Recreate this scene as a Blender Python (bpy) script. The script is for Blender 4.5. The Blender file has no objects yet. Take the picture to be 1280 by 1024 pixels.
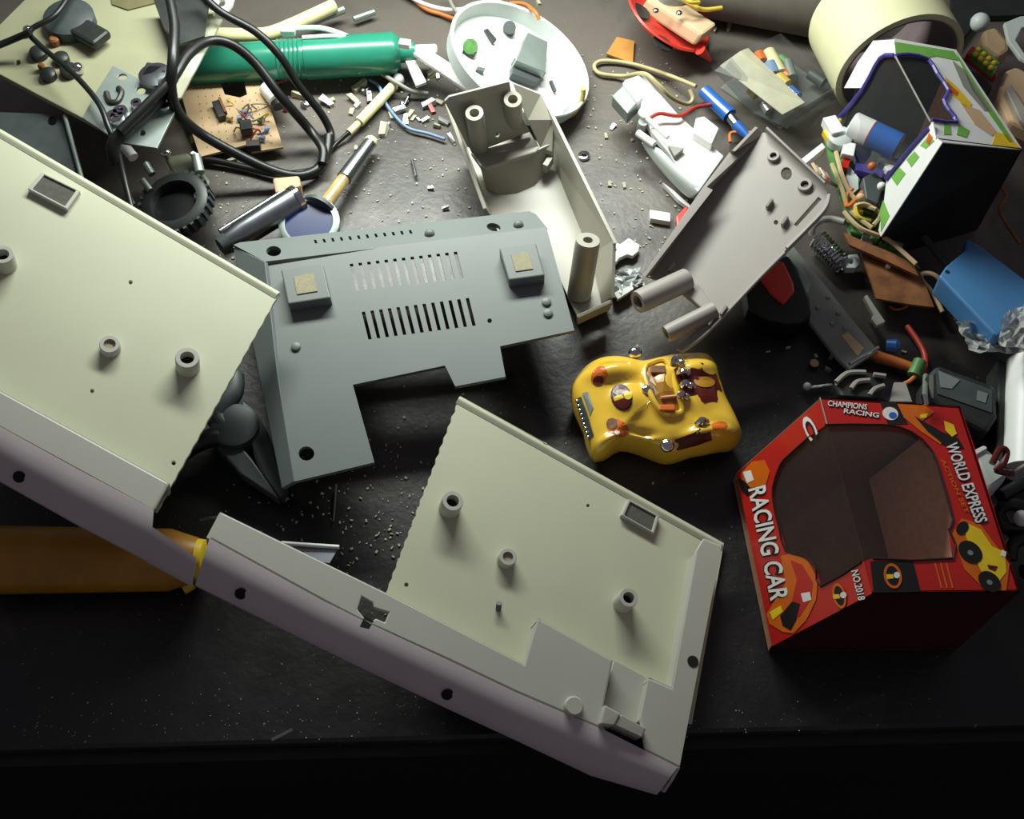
import bpy, math, random
from mathutils import Vector, Matrix, Euler
from mathutils.geometry import tessellate_polygon
random.seed(7)
S = 0.01                      # the code works in centimetres
V = Vector
# ------------------------------------------------------------------ camera, world, lamp, exposure
FPX, PITCH, DIST = 1400.0, math.radians(30), 58.3
FWD = V((0, math.sin(PITCH), -math.cos(PITCH))); UP = V((0, math.cos(PITCH), math.sin(PITCH))); RT = V((1, 0, 0))
CAM = -FWD * DIST
scn = bpy.context.scene
col = scn.collection
cd = bpy.data.cameras.new('camera'); cam = bpy.data.objects.new('camera', cd); col.objects.link(cam)
cam.location = CAM * S; cam.rotation_euler = (PITCH, 0, 0)
cd.sensor_width = 36; cd.lens = 36 * FPX / 1280; cd.clip_start = 0.02; cd.clip_end = 20
scn.camera = cam
w = bpy.data.worlds.new('world'); scn.world = w; w.use_nodes = True
w.node_tree.nodes['Background'].inputs[0].default_value = (0.95, 0.88, 1.0, 1)
w.node_tree.nodes['Background'].inputs[1].default_value = 0.10
def area(name, loc, aim, sx, sy, power, color):
    ld = bpy.data.lights.new(name, 'AREA'); ld.shape = 'RECTANGLE'; ld.size = sx * S; ld.size_y = sy * S
    ld.energy = power; ld.color = color
    o = bpy.data.objects.new(name, ld); col.objects.link(o); o.location = V(loc) * S
    o.rotation_euler = (V(aim) - V(loc)).to_track_quat('-Z', 'Y').to_euler()
    return o
area('desk_lamp_tube', (-5, 28, 24), (-3, 6, 0), 30, 5, 2.15, (0.95, 1.0, 0.93))
scn.view_settings.view_transform = 'Standard'; scn.view_settings.look = 'None'
scn.view_settings.gamma = 1; scn.view_settings.use_curve_mapping = False
scn.view_settings.exposure = 0.12

# ------------------------------------------------------------------ materials
def lin(c):
    return tuple(((x / 255) / 12.92 if x / 255 <= 0.04045 else ((x / 255 + 0.055) / 1.055) ** 2.4) for x in c)
MATS = {}
def mat(name, rgb, rough=0.5, metal=0.0, var=0.12, scale=120, bump=0.0, alpha=None, trans=0, spec=0.5, coat=0, rgb2=None):
    if name in MATS: return MATS[name]
    m = bpy.data.materials.new(name); m.use_nodes = True; nt = m.node_tree; b = nt.nodes['Principled BSDF']
    c = lin(rgb)
    tc = nt.nodes.new('ShaderNodeTexCoord')
    n = nt.nodes.new('ShaderNodeTexNoise'); n.inputs['Scale'].default_value = scale; n.inputs['Detail'].default_value = 4
    nt.links.new(tc.outputs['Object'], n.inputs['Vector'])
    r = nt.nodes.new('ShaderNodeValToRGB')
    c2 = lin(rgb2) if rgb2 else tuple(x * (1 - var) for x in c)
    r.color_ramp.elements[0].position = 0.35; r.color_ramp.elements[1].position = 0.65
    r.color_ramp.elements[0].color = (*c2, 1); r.color_ramp.elements[1].color = (*c, 1)
    nt.links.new(n.outputs['Fac'], r.inputs[0]); nt.links.new(r.outputs[0], b.inputs['Base Color'])
    b.inputs['Roughness'].default_value = rough; b.inputs['Metallic'].default_value = metal
    b.inputs['Specular IOR Level'].default_value = spec
    b.inputs['Coat Weight'].default_value = coat
    b.inputs['Transmission Weight'].default_value = trans
    if alpha is not None: b.inputs['Alpha'].default_value = alpha
    if bump:
        bp = nt.nodes.new('ShaderNodeBump'); bp.inputs['Strength'].default_value = bump; bp.inputs['Distance'].default_value = 0.001
        n2 = nt.nodes.new('ShaderNodeTexNoise'); n2.inputs['Scale'].default_value = scale * 5; n2.inputs['Detail'].default_value = 3
        nt.links.new(tc.outputs['Object'], n2.inputs['Vector'])
        nt.links.new(n2.outputs['Fac'], bp.inputs['Height']); nt.links.new(bp.outputs[0], b.inputs['Normal'])
    MATS[name] = m; return m
M = dict(
    cream=mat('cream_plastic', (196, 199, 172), .55, var=.05, scale=25, bump=.02),
    creamw=mat('pale_plastic', (184, 184, 172), .5, var=.05, scale=25, bump=.02),
    mauve=mat('mauve_plastic', (192, 182, 184), .55, var=.08, scale=25, bump=.03),
    grey=mat('grey_plastic', (112, 120, 117), .5, var=.06, scale=30, bump=.04),
    greyd=mat('grey_plastic_side', (108, 117, 115), .5, var=.06, scale=30),
    lgrey=mat('warm_grey_plastic', (168, 165, 150), .38, var=.06, scale=30),
    kgrey=mat('putty_grey_plastic', (158, 152, 145), .5, var=.06, scale=30),
    white=mat('white_plastic', (238, 240, 236), .4, var=.04),
    dish=mat('dish_plastic', (205, 215, 210), .45, var=.05),
    black=mat('black_rubber', (22, 24, 24), .4, var=.3),
    hole=mat('dark_hole', (14, 14, 12), .9, var=.3),  # near-black that paints the shade inside holes and bores
    dark=mat('dark_plastic', (42, 46, 44), .45, var=.25),
    slate=mat('slate_plastic', (70, 78, 78), .5, var=.2),
    foam=mat('foam_pad', (92, 92, 86), .9, var=.2, scale=400, bump=.3),
    beige=mat('beige_sticker', (165, 158, 130), .8, var=.15, scale=600, bump=.3),
    chrome=mat('chrome', (225, 225, 230), .12, 1, var=.1),
    steel=mat('steel', (170, 175, 180), .28, 1, var=.2),
    metalgrey=mat('galvanised_plate', (150, 162, 156), .45, .55, var=.15, scale=60),
    green=mat('green_plastic', (44, 138, 112), .28, var=.12, scale=40, coat=.4),
    greenl=mat('light_green_print', (120, 185, 80), .5),
    perf=mat('perfboard', (196, 168, 130), .7, var=.15, scale=80),
    pcbg=mat('circuit_green', (95, 150, 80), .5, var=.35, scale=200),
    pcbb=mat('circuit_brown', (150, 98, 52), .6, var=.3, scale=90, bump=.2, rgb2=(110, 66, 36)),
    yellow=mat('yellow_car_plastic', (240, 196, 62), .22, var=.06, scale=30, coat=.6),
    yellowd=mat('dull_yellow', (178, 124, 24), .4, var=.3, scale=30),
    orange=mat('orange_print', (215, 105, 20), .35),
    maroon=mat('maroon_print', (95, 28, 22), .3),
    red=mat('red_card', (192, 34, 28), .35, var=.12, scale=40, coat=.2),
    red_shaded=mat('shaded_red_card', (58, 10, 14), .5),  # the red card again, with the shade of the unlit walls in its colour
    redplastic=mat('red_plastic', (215, 60, 48), .4),
    brown=mat('brown_card', (228, 172, 134), .85, var=.15, scale=300),
    tan=mat('tan_plastic', (208, 178, 140), .6, var=.15, scale=50),
    tape=mat('masking_tape', (222, 222, 178), .6, var=.06, scale=60),
    blue=mat('blue_print', (40, 105, 190), .3, coat=.4),
    bluebox=mat('blue_box', (70, 125, 175), .45, var=.12, scale=30),
    purple=mat('purple_trim', (74, 66, 150), .4),
    ylw=mat('bright_yellow_print', (240, 205, 40), .4),
    txt=mat('white_print', (235, 232, 228), .5),
    txtb=mat('black_print', (15, 12, 12), .5),
    wood=mat('swab_wood', (232, 226, 170), .6),
    amber=mat('amber_handle', (205, 180, 120), .2, var=.3, coat=.5),
    wred=mat('red_wire', (190, 60, 45), .4), wora=mat('orange_wire', (215, 120, 55), .4), wblu=mat('blue_wire', (120, 150, 190), .4),
    wbei=mat('beige_wire', (190, 178, 130), .5), wyel=mat('yellow_wire', (215, 190, 70), .45), wgre=mat('grey_wire', (150, 150, 140), .5),
    solder=mat('solder', (205, 208, 205), .3, .8), glue=mat('dry_glue', (180, 178, 150), .6),
)
def glass(name, rgb, alpha, rough=.08):
    m = mat(name, rgb, rough, 0, var=.0, alpha=alpha, spec=.5); return m
M['film'] = glass('clear_film', (120, 122, 124), .06)
M['filmd'] = glass('smoky_clear_plastic', (150, 155, 150), .30, .2)
M['bag'] = mat('plastic_bag', (215, 218, 215), .25, 0, var=.2, alpha=.55, bump=.6, scale=60)

# table: black lacquer, worn and dusty
def table_mat():
    m = bpy.data.materials.new('worn_black_lacquer'); m.use_nodes = True; nt = m.node_tree; b = nt.nodes['Principled BSDF']
    tc = nt.nodes.new('ShaderNodeTexCoord')
    def noise(s, d=5, dist=0):
        n = nt.nodes.new('ShaderNodeTexNoise'); n.inputs['Scale'].default_value = s; n.inputs['Detail'].default_value = d
        n.inputs['Distortion'].default_value = dist
        nt.links.new(tc.outputs['Object'], n.inputs['Vector']); return n
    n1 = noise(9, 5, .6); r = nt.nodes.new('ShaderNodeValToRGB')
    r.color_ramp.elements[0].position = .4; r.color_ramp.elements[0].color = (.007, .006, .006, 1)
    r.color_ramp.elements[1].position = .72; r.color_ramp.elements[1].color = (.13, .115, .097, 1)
    # dust and wear, plus painted haze and light falloff: paler back, darker front
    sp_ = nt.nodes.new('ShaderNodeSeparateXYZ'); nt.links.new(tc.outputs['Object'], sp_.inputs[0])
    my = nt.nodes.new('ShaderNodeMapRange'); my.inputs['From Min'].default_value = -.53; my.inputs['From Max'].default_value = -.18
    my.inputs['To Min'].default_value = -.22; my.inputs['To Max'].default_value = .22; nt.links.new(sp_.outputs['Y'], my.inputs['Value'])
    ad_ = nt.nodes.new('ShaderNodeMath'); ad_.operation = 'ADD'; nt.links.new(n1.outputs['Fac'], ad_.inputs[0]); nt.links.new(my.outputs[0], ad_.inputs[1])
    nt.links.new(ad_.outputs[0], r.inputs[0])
    n2 = noise(420, 2); r2 = nt.nodes.new('ShaderNodeValToRGB')
    r2.color_ramp.elements[0].position = .70; r2.color_ramp.elements[0].color = (0, 0, 0, 1)
    r2.color_ramp.elements[1].position = .78; r2.color_ramp.elements[1].color = (1, 1, 1, 1)
    nt.links.new(n2.outputs['Fac'], r2.inputs[0])
    mx = nt.nodes.new('ShaderNodeMix'); mx.data_type = 'RGBA'
    mx.inputs['B'].default_value = (.22, .20, .17, 1)
    nt.links.new(r2.outputs[0], mx.inputs['Factor']); nt.links.new(r.outputs[0], mx.inputs['A'])
    nt.links.new(mx.outputs['Result'], b.inputs['Base Color'])
    n3 = noise(60, 6); mr = nt.nodes.new('ShaderNodeMapRange')
    mr.inputs['To Min'].default_value = .30; mr.inputs['To Max'].default_value = .55
    nt.links.new(n3.outputs['Fac'], mr.inputs['Value']); nt.links.new(mr.outputs[0], b.inputs['Roughness'])
    b.inputs['Specular IOR Level'].default_value = .55
    bp = nt.nodes.new('ShaderNodeBump'); bp.inputs['Strength'].default_value = .35; bp.inputs['Distance'].default_value = .0006
    n4 = noise(260, 4); nt.links.new(n4.outputs['Fac'], bp.inputs['Height']); nt.links.new(bp.outputs[0], b.inputs['Normal'])
    return m
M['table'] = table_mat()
M['brown_shaded'] = mat('shaded_brown_card', (150, 108, 82), .85, var=.15, scale=300)  # the brown card again, with the shade inside the box in its colour

# ------------------------------------------------------------------ geometry helpers
def ray(px, py): return FWD + RT * ((px - 640) / FPX) - UP * ((py - 512) / FPX)
class PL:
    """a real plane of the scene; calling it turns a picture point into the world point on it (off = lift along its normal)"""
    def __init__(s, p0, n): s.p0 = V(p0); s.n = V(n).normalized(); s.n = s.n if s.n.z > 0 else -s.n
    def __call__(s, px, py, off=0):
        d = ray(px, py); return CAM + d * ((s.p0 + s.n * off - CAM).dot(s.n) / d.dot(s.n))
def flat(z): return PL((0, 0, z), (0, 0, 1))
def slope(px, py, z, a, b):  # height z under that picture point, rising a per cm in x and b per cm in y
    return PL(flat(z)(px, py), (-a, -b, 1))
def P(px, py, z=0): return flat(z)(px, py)
def PL3(a, b, c):
    A, B, C = P(*a), P(*b), P(*c); return PL(A, (B - A).cross(C - A))
def smooth_path(pts, n=6):
    pts = [V(p) for p in pts]
    if len(pts) < 3: return pts
    out = []
    for i in range(len(pts) - 1):
        p0 = pts[max(i - 1, 0)]; p1 = pts[i]; p2 = pts[i + 1]; p3 = pts[min(i + 2, len(pts) - 1)]
        for k in range(n):
            t = k / n
            out.append(.5 * ((2 * p1) + (p2 - p0) * t + (2 * p0 - 5 * p1 + 4 * p2 - p3) * t * t + (3 * p1 - p0 - 3 * p2 + p3) * t ** 3))
    out.append(pts[-1]); return out
def frame(n):
    n = V(n).normalized(); a = V((1, 0, 0)) if abs(n.x) < .8 else V((0, 1, 0))
    x = (a - n * a.dot(n)).normalized(); return x, n.cross(x), n
class MB:
    def __init__(s): s.v = []; s.f = []
    def add(s, v, f):
        o = len(s.v); s.v += [V(p) for p in v]; s.f += [tuple(i + o for i in q) for q in f]; return s
    def prism(s, top, vec, holes=()):
        loops = [[V(p) for p in top]] + [[V(p) for p in h] for h in holes]
        allp = [p for l in loops for p in l]; n = len(allp)
        tris = tessellate_polygon(loops)
        vec = V(vec); vv = allp + [p + vec for p in allp]
        ff = []
        for t in tris:
            a, b, c = [allp[i] for i in t]
            t = tuple(t) if (b - a).cross(c - a).dot(vec) < 0 else (t[0], t[2], t[1])
            ff.append(t); ff.append((t[2] + n, t[1] + n, t[0] + n))
        o = 0
        for l in loops:
            m = len(l)
            for i in range(m):
                j = (i + 1) % m; ff.append((o + i, o + j, o + j + n, o + i + n))
            o += m
        return s.add(vv, ff)
    def poly(s, pl, pix, t=.1, off=0, holes=()):
        """plate whose upper face lies on the plane pl lifted by off, t thick"""
        return s.prism([pl(x, y, off) for x, y in pix], -pl.n * t, [[pl(x, y, off) for x, y in h] for h in holes])
    def box(s, c, x, y, z, sx, sy, sz):
        c = V(c); x, y, z = V(x).normalized() * sx / 2, V(y).normalized() * sy / 2, V(z).normalized() * sz / 2
        vv = [c + x * i + y * j + z * k for i in (-1, 1) for j in (-1, 1) for k in (-1, 1)]
        return s.add(vv, [(0, 1, 3, 2), (4, 6, 7, 5), (0, 4, 5, 1), (2, 3, 7, 6), (0, 2, 6, 4), (1, 5, 7, 3)])
    def lathe(s, p, ax, prof, seg=20, close=False):
        x, y, n = frame(ax); p = V(p); vv = []; ff = []
        for h, r in prof:
            for k in range(seg):
                a = 2 * math.pi * k / seg; vv.append(p + n * h + (x * math.cos(a) + y * math.sin(a)) * r)
        m = len(prof)
        for i in range(m if close else m - 1):
            for k in range(seg):
                k2 = (k + 1) % seg; i2 = (i + 1) % m
                ff.append((i * seg + k, i * seg + k2, i2 * seg + k2, i2 * seg + k))
        if not close:
            ff.append(tuple(reversed(range(seg)))); ff.append(tuple(range((m - 1) * seg, m * seg)))
        return s.add(vv, ff)
    def cyl(s, a, b, r, r2=None, seg=16):
        a, b = V(a), V(b); return s.lathe(a, b - a, [(0, r), ((b - a).length, r if r2 is None else r2)], seg)
    def ring(s, p, ax, ro, ri, h, seg=20):
        return s.lathe(p, ax, [(0, ro), (h * .9, ro), (h, ro * .94), (h, ri), (h * .05, ri)], seg, close=True)
    def tube(s, pts, r, seg=8, n=6):
        pts = smooth_path(pts, n); t0 = (pts[1] - pts[0]).normalized(); x, y, _ = frame(t0); vv = []; ff = []
        m = len(pts)
        for i, p in enumerate(pts):
            t = (pts[min(i + 1, m - 1)] - pts[max(i - 1, 0)]).normalized()
            x = (x - t * x.dot(t)).normalized(); y = t.cross(x)
            rr = r[min(i * len(r) // m, len(r) - 1)] if isinstance(r, (list, tuple)) else r
            for k in range(seg):
                a = 2 * math.pi * k / seg; vv.append(p + (x * math.cos(a) + y * math.sin(a)) * rr)
        for i in range(m - 1):
            for k in range(seg):
                k2 = (k + 1) % seg; ff.append((i * seg + k, i * seg + k2, (i + 1) * seg + k2, (i + 1) * seg + k))
        ff.append(tuple(reversed(range(seg)))); ff.append(tuple(range((m - 1) * seg, m * seg)))
        return s.add(vv, ff)
    def ball(s, c, r, ax=(0, 0, 1), squash=1, seg=12):
        prof = [(-r * squash * math.cos(math.pi * k / 8), max(r * math.sin(math.pi * k / 8), r * .02)) for k in range(9)]
        return s.lathe(c, ax, prof, seg)
    def grid(s, rows, t=None):
        """rows: list of equal-length point lists; t: thickness vector"""
        n = len(rows[0]); m = len(rows); vv = [p for r in rows for p in r]
        ff = [(i * n + j, i * n + j + 1, (i + 1) * n + j + 1, (i + 1) * n + j) for i in range(m - 1) for j in range(n - 1)]
        if t is not None:
            t = V(t); o = len(vv); vv = vv + [V(p) + t for p in vv]
            ff += [tuple(q + o for q in reversed(f)) for f in ff]
            rim = [j for j in range(n)] + [i * n + n - 1 for i in range(1, m)] + [(m - 1) * n + j for j in range(n - 2, -1, -1)] + [i * n for i in range(m - 2, 0, -1)]
            for a, b in zip(rim, rim[1:] + rim[:1]): ff.append((b, a, a + o, b + o))
        return s.add(vv, ff)
def mkobj(name, mb, m, parent=None, loc=None, smooth=False, bevel=0.0, sub=0):
    if parent is not None: loc = PLOC[parent.name]
    elif loc is None:
        mn = [min(p[i] for p in mb.v) for i in range(3)]; mxx = [max(p[i] for p in mb.v) for i in range(3)]
        loc = V(((mn[0] + mxx[0]) / 2, (mn[1] + mxx[1]) / 2, mn[2]))
    me = bpy.data.meshes.new(name); me.from_pydata([(p - loc) * S for p in mb.v], [], mb.f); me.update()
    import bmesh
    bm = bmesh.new(); bm.from_mesh(me); bmesh.ops.recalc_face_normals(bm, faces=bm.faces); bm.to_mesh(me); bm.free()
    me.materials.append(M[m] if isinstance(m, str) else m)
    if smooth: me.polygons.foreach_set('use_smooth', [True] * len(me.polygons))
    o = bpy.data.objects.new(name, me); col.objects.link(o)
    if parent is None: o.location = loc * S
    else: o.parent = parent
    PLOC[o.name] = loc
    if bevel:
        b = o.modifiers.new('bevel', 'BEVEL'); b.width = bevel * S; b.segments = 2; b.limit_method = 'ANGLE'; b.angle_limit = math.radians(40)
    if sub:
        b = o.modifiers.new('sub', 'SUBSURF'); b.levels = sub; b.render_levels = sub
    if smooth and not sub:
        e = o.modifiers.new('split', 'EDGE_SPLIT'); e.split_angle = math.radians(40)
    return o
PLOC = {}
def thing(name, label, cat, pix, z=0, group=None):
    o = bpy.data.objects.new(name, None); col.objects.link(o); o.empty_display_size = .01
    loc = P(pix[0], pix[1], z); o.location = loc * S; PLOC[o.name] = loc
    o['label'] = label; o['category'] = cat
    if group: o['group'] = group
    return o
def solo(name, label, cat, mb, m, group=None, **k):
    o = mkobj(name, mb, m, **k); o['label'] = label; o['category'] = cat
    if group: o['group'] = group
    return o
def part(name, mb, m, parent, label=None, **k):
    o = mkobj(name, mb, m, parent=parent, **k)
    if label: o['label'] = label
    return o
def circle(cx, cy, rx, ry=None, n=10, rot=0):
    ry = rx if ry is None else ry
    return [(cx + rx * math.cos(a) * math.cos(rot) - ry * math.sin(a) * math.sin(rot), cy + rx * math.cos(a) * math.sin(rot) + ry * math.sin(a) * math.cos(rot)) for a in [2 * math.pi * i / n for i in range(n)]]
def text_mb(s, p0, p1, p2, lift, offset=0.0):
    """lettering as flat mesh: string spans p0->p1, cap height p0->p2, raised by the vector lift"""
    cu = bpy.data.curves.new('lettering', 'FONT'); cu.body = s; cu.offset = offset; cu.resolution_u = 3
    o = bpy.data.objects.new('lettering', cu); col.objects.link(o)
    me = bpy.data.meshes.new_from_object(o); bpy.data.objects.remove(o); bpy.data.curves.remove(cu)
    xs = [v.co.x for v in me.vertices]; ys = [v.co.y for v in me.vertices]
    x0, x1, y0, y1 = min(xs), max(xs), min(ys), max(ys)
    p0, p1, p2 = V(p0), V(p1), V(p2); mb = MB()
    vv = [p0 + (p1 - p0) * ((v.co.x - x0) / (x1 - x0)) + (p2 - p0) * ((v.co.y - y0) / (y1 - y0)) + V(lift) for v in me.vertices]
    mb.add(vv, [tuple(f.vertices) for f in me.polygons]); bpy.data.meshes.remove(me); return mb

# ------------------------------------------------------------------ the setting
fl = MB().box((0, 0, -76), RT, (0, 1, 0), (0, 0, 1), 500, 500, 2)
o = mkobj('floor', fl, mat('dark_floor', (12, 12, 13), .9), loc=V((0, 0, -77))); o['kind'] = 'structure'
tb = thing('table', 'worn glossy black lacquered table top covered in dust and solder crumbs', 'table', (640, 512), z=-75)
e0, e1 = P(0, 940), P(1280, 908); ed = (e1 - e0).normalized(); en = V((-ed.y, ed.x, 0))
fc = (e0 + e1) / 2
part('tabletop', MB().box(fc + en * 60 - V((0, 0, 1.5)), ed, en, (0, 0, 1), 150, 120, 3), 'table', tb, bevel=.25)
part('edge_band', MB().box(fc - en * .25 - V((0, 0, 3.4)), ed, en, (0, 0, 1), 146, .5, 5.5), mat('edge_dark', (20, 12, 12), .6), tb)
for sx in (-68, 68):
    for sy in (6, 112):
        c = fc + ed * sx + en * sy
        part('leg', MB().box(V((c.x, c.y, -39)), ed, en, (0, 0, 1), 6, 6, 72), 'dark', tb)

# ------------------------------------------------------------------ cream casing (big tray)
T = slope(700, 740, 1.9, -.22, .06)
tr = thing('casing', 'large cream plastic equipment casing, inside up, lying diagonally with a sawn cutout', 'casing', (640, 800))
def hole(cx, cy, r=4): return circle(cx, cy, r, r, 8)
def jag(a, b, n, amp):
    out = []
    for i in range(1, n):
        t = i / n; j = amp * (1 if i % 2 else -.6) * random.uniform(.5, 1)
        out.append((a[0] + (b[0] - a[0]) * t + j, a[1] + (b[1] - a[1]) * t))
    return out
part('floor_panel', MB().poly(T, [(-150, 73), (350, 365)] + jag((350, 365), (196, 640), 34, .9) + [(196, 640), (-150, 452)], .22,
     holes=[hole(163, 353, 2.5), hole(115, 489, 2.5), hole(217, 579, 2.8), hole(231, 304, 3.5), [(42, 233), (56, 219), (94, 238), (80, 256)]]), 'cream', tr, bevel=.03)
part('floor_panel', MB().poly(T, [(575, 495), (905, 679), (865, 905), (620, 850), (505, 768), (482, 742)] + jag((482, 742), (575, 495), 38, 1.6), .22,
     holes=[hole(735, 632, 2.2), hole(508, 731, 2.8), hole(681, 556, 3), hole(877, 668, 3.2), [(785, 643), (791, 629), (821, 645), (816, 662)]]), 'cream', tr, bevel=.03)
# thin rounded rim along the back edges
for a, b in (((-150, 73), (350, 365)), ((575, 495), (903, 678))):
    A, B = T(*a, .02), T(*b, .02)
    mb = MB(); dv = (B - A).normalized(); side = T.n.cross(dv).normalized()
    if side.y > 0: side = -side
    rows = []
    for k in range(6):
        t = k / 5; rows.append([A + side * (t * .45) + T.n * (.10 * math.sin(math.pi * min(1, t * 1.1)) - (.35 if k == 0 else 0)), B + side * (t * .45) + T.n * (.10 * math.sin(math.pi * min(1, t * 1.1)) - (.35 if k == 0 else 0))])
    mb.grid(rows, -T.n * .1); part('rim', mb, 'cream', tr, smooth=True)
LH = 1.0
def ledge(pix, holes=()):
    return MB().poly(T, pix, .2, LH, holes)
part('ledge', ledge([(-150, 407), (0, 488), (212, 604), (193, 638), (0, 533), (-150, 458)]), 'creamw', tr, bevel=.1)
part('ledge', ledge([(275, 640), (484, 742), (656, 831), (672, 773), (766, 826), (750, 903), (758, 913), (644, 864), (560, 824), (450, 774), (404, 750), (263, 673)],
     holes=[[(452, 746), (466, 754), (467, 760), (486, 766), (481, 778), (470, 773), (463, 778), (456, 773), (447, 762)]]), 'creamw', tr, bevel=.1)
part('ledge', ledge([(811, 847), (839, 859), (869, 690), (880, 672), (903, 681), (850, 960), (806, 938), (800, 900)]), 'creamw', tr, bevel=.1)
for line in ([(-150, 407), (0, 488), (212, 604)], [(258, 672), (275, 640), (484, 742), (656, 831), (672, 773), (766, 826), (750, 903)], [(800, 900), (811, 847), (839, 859), (869, 692)]):
    for (xa, ya), (xb, yb) in zip(line, line[1:]):
        A, B = T(xa, ya, LH - .03), T(xb, yb, LH - .03); sd = T.n.cross(B - A).normalized() * (-.18 if line[0][0] != 800 or xa < 845 else .18)
        part('ledge_wall', MB().prism([A, B, B - T.n * 1.15, A - T.n * 1.15], sd), 'creamw', tr)
part('slot_floor', MB().poly(T, [(768, 826), (813, 850), (804, 912), (752, 895)], .35, .35), 'creamw', tr)
def skirt(up, lo, t0=0.0):
    n = 7; rows = []
    for k in range(n):
        t = k / (n - 1); tt = t0 + (1 - t0) * t; off = LH - .85 * tt ** 2.3
        rows.append([T(a[0] + (b[0] - a[0]) * t, a[1] + (b[1] - a[1]) * t, off) for a, b in zip(up, lo)])
    return MB().grid(rows, -T.n * .2)
part('skirt', skirt([(-150, 458), (0, 533), (100, 588), (192, 637)], [(-150, 523), (0, 601), (98, 656), (186, 702)]), 'mauve', tr, smooth=True)
part('skirt', skirt([(188, 657), (245, 697)], [(184, 702), (240, 732)], .35), 'mauve', tr, smooth=True)
part('skirt', skirt([(262, 673), (404, 751), (450, 774), (560, 825), (644, 865), (754, 912), (847, 959)],
     [(244, 731), (395, 806), (440, 828), (560, 885), (640, 922), (740, 969), (822, 993)]), 'mauve', tr, smooth=True)
part('cross_slot_shade', MB().poly(T, [(456, 770), (468, 777), (461, 786), (450, 783)], .02, LH + .0), 'hole', tr)  # flat dark plate, paints the slot's shade where nothing is cut
part('corner_cap', MB().prism([T(847, 959, LH), T(838, 975, .7), T(828, 990, -.1), T(815, 985, -.3), T(835, 950, .2)], T.n.cross(T(900, 680) - T(850, 960)).normalized() * -.12), 'mauve', tr)
part('corner_screw', MB().ball(T(826, 982, -.1), .22, squash=.6), 'steel', tr, 'small steel screw in the corner')
front = (T(559, 884) - T(559, 825)).normalized()
for (x, y, off, k) in ((24, 596, .62, .75), (301, 742, .60, .75), (559, 868, .62, .75), (866, 827, LH, 0)):
    nn = T.n + front * k
    part('screw_hole_shade', MB().lathe(T(x, y, off) - nn.normalized() * .02, nn, [(0, .26), (.05, .26)], 14), 'hole', tr)  # solid dark disc, the shade of a hole put into its colour
for (x, y, h, r) in ((3, 318, .95, .5), (137, 430, .5, .46), (234, 447, .95, .55), (566, 626, 1.0, .5), (635, 696, .5, .42), (786, 747, 1.0, .46)):
    c = T(x, y, h); b = part('screw_boss', MB().ring(c - T.n * h, T.n, r, r * .58, h), 'creamw', tr, smooth=True)
    part('bore', MB().lathe(c - T.n * h * .99, T.n, [(0, r * .57), (h * (.75 if h < .8 else .45), r * .57)], 14), 'hole' if h > .8 else 'beige', b)
part('pin', MB().cyl(T(623, 762), T(624, 754, .35), .13), 'slate', tr)
part('round_lug', MB().lathe(T(716, 884, LH), T.n, [(0, .42), (.22, .42), (.28, .36)], 20), 'creamw', tr, smooth=True)
lt = MB().prism([T(756, 881, 1.45), T(776, 892, 1.45), T(768, 907, 1.4), T(750, 905, 1.4)], -T.n * 1.0)
lt.prism([T(776, 893, 1.4), T(808, 911, 1.35), T(803, 922, 1.3), T(768, 906, 1.35)], -T.n * .9)
part('latch', lt, 'creamw', tr, bevel=.06)
for q in ([(38, 236), (54, 217), (97, 238), (82, 259)], [(779, 644), (787, 626), (822, 645), (816, 665)]):
    c = V((sum(p[0] for p in q) / 4, sum(p[1] for p in q) / 4))
    def sc(k): return [(c[0] + (p[0] - c[0]) * k, c[1] + (p[1] - c[1]) * k) for p in q]
    f_ = part('pad_frame', MB().poly(T, sc(1.12), .5, .28, holes=[sc(.92)]), 'creamw', tr, bevel=.04)
    part('pad', MB().poly(T, sc(.93), .3, .2), 'foam', f_)

# ------------------------------------------------------------------ grey vented cover
G = slope(500, 400, 3.4, .02, .04)
gc = thing('vented_cover', 'flat mid grey plastic cover with two rows of vent slots and two square feet', 'cover', (500, 420))
slots = []
for k in range(13):
    t = k / 12; x = 437 + 130 * t; y = 330 - 15 * t; slots.append([(x, y), (x + 4.2, y - .5), (x + 12.2, y + 33), (x + 8, y + 33.5)])
for k in range(13):
    t = k / 12; x = 452 + 130 * t; y = 390 - 17 * t; slots.append([(x, y), (x + 4.2, y - .5), (x + 12.7, y + 34), (x + 8.5, y + 34.5)])
part('plate', MB().poly(G, [(331, 326), (683, 284), (718, 413), (625, 433), (632, 471), (569, 483), (556, 457), (441, 481), (468, 578), (368, 602), (347, 470)],
     .25, holes=slots + [circle(383, 567, 10, 9, 12), hole(612, 401, 3)]), 'grey', gc, bevel=.04)
small = [[(392 + 10.8 * k, 300 - 1.1 * k), (395 + 10.8 * k, 299.6 - 1.1 * k), (397 + 10.8 * k, 304 - 1.1 * k), (394 + 10.8 * k, 304.5 - 1.1 * k)] for k in range(12)]
G2 = PL3((292, 306, 2.9), (668, 264, 2.9), (500, 305, 3.5))
part('top_rim', MB().poly(G2, [(292, 306), (300, 303), (662, 264), (670, 268), (684, 285), (331, 327)], .25, holes=small + [circle(342, 314, 9.5, 6.5, 12), circle(617, 284, 9, 5, 12, .2)]), 'grey', gc, bevel=.05)
G3 = PL3((291, 308, 2.7), (345, 590, 2.4), (336, 400, 3.4))
part('side_flange', MB().poly(G3, [(291, 308), (331, 327), (347, 470), (368, 602), (352, 611), (330, 500)], .25), 'greyd', gc, bevel=.04)
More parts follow.
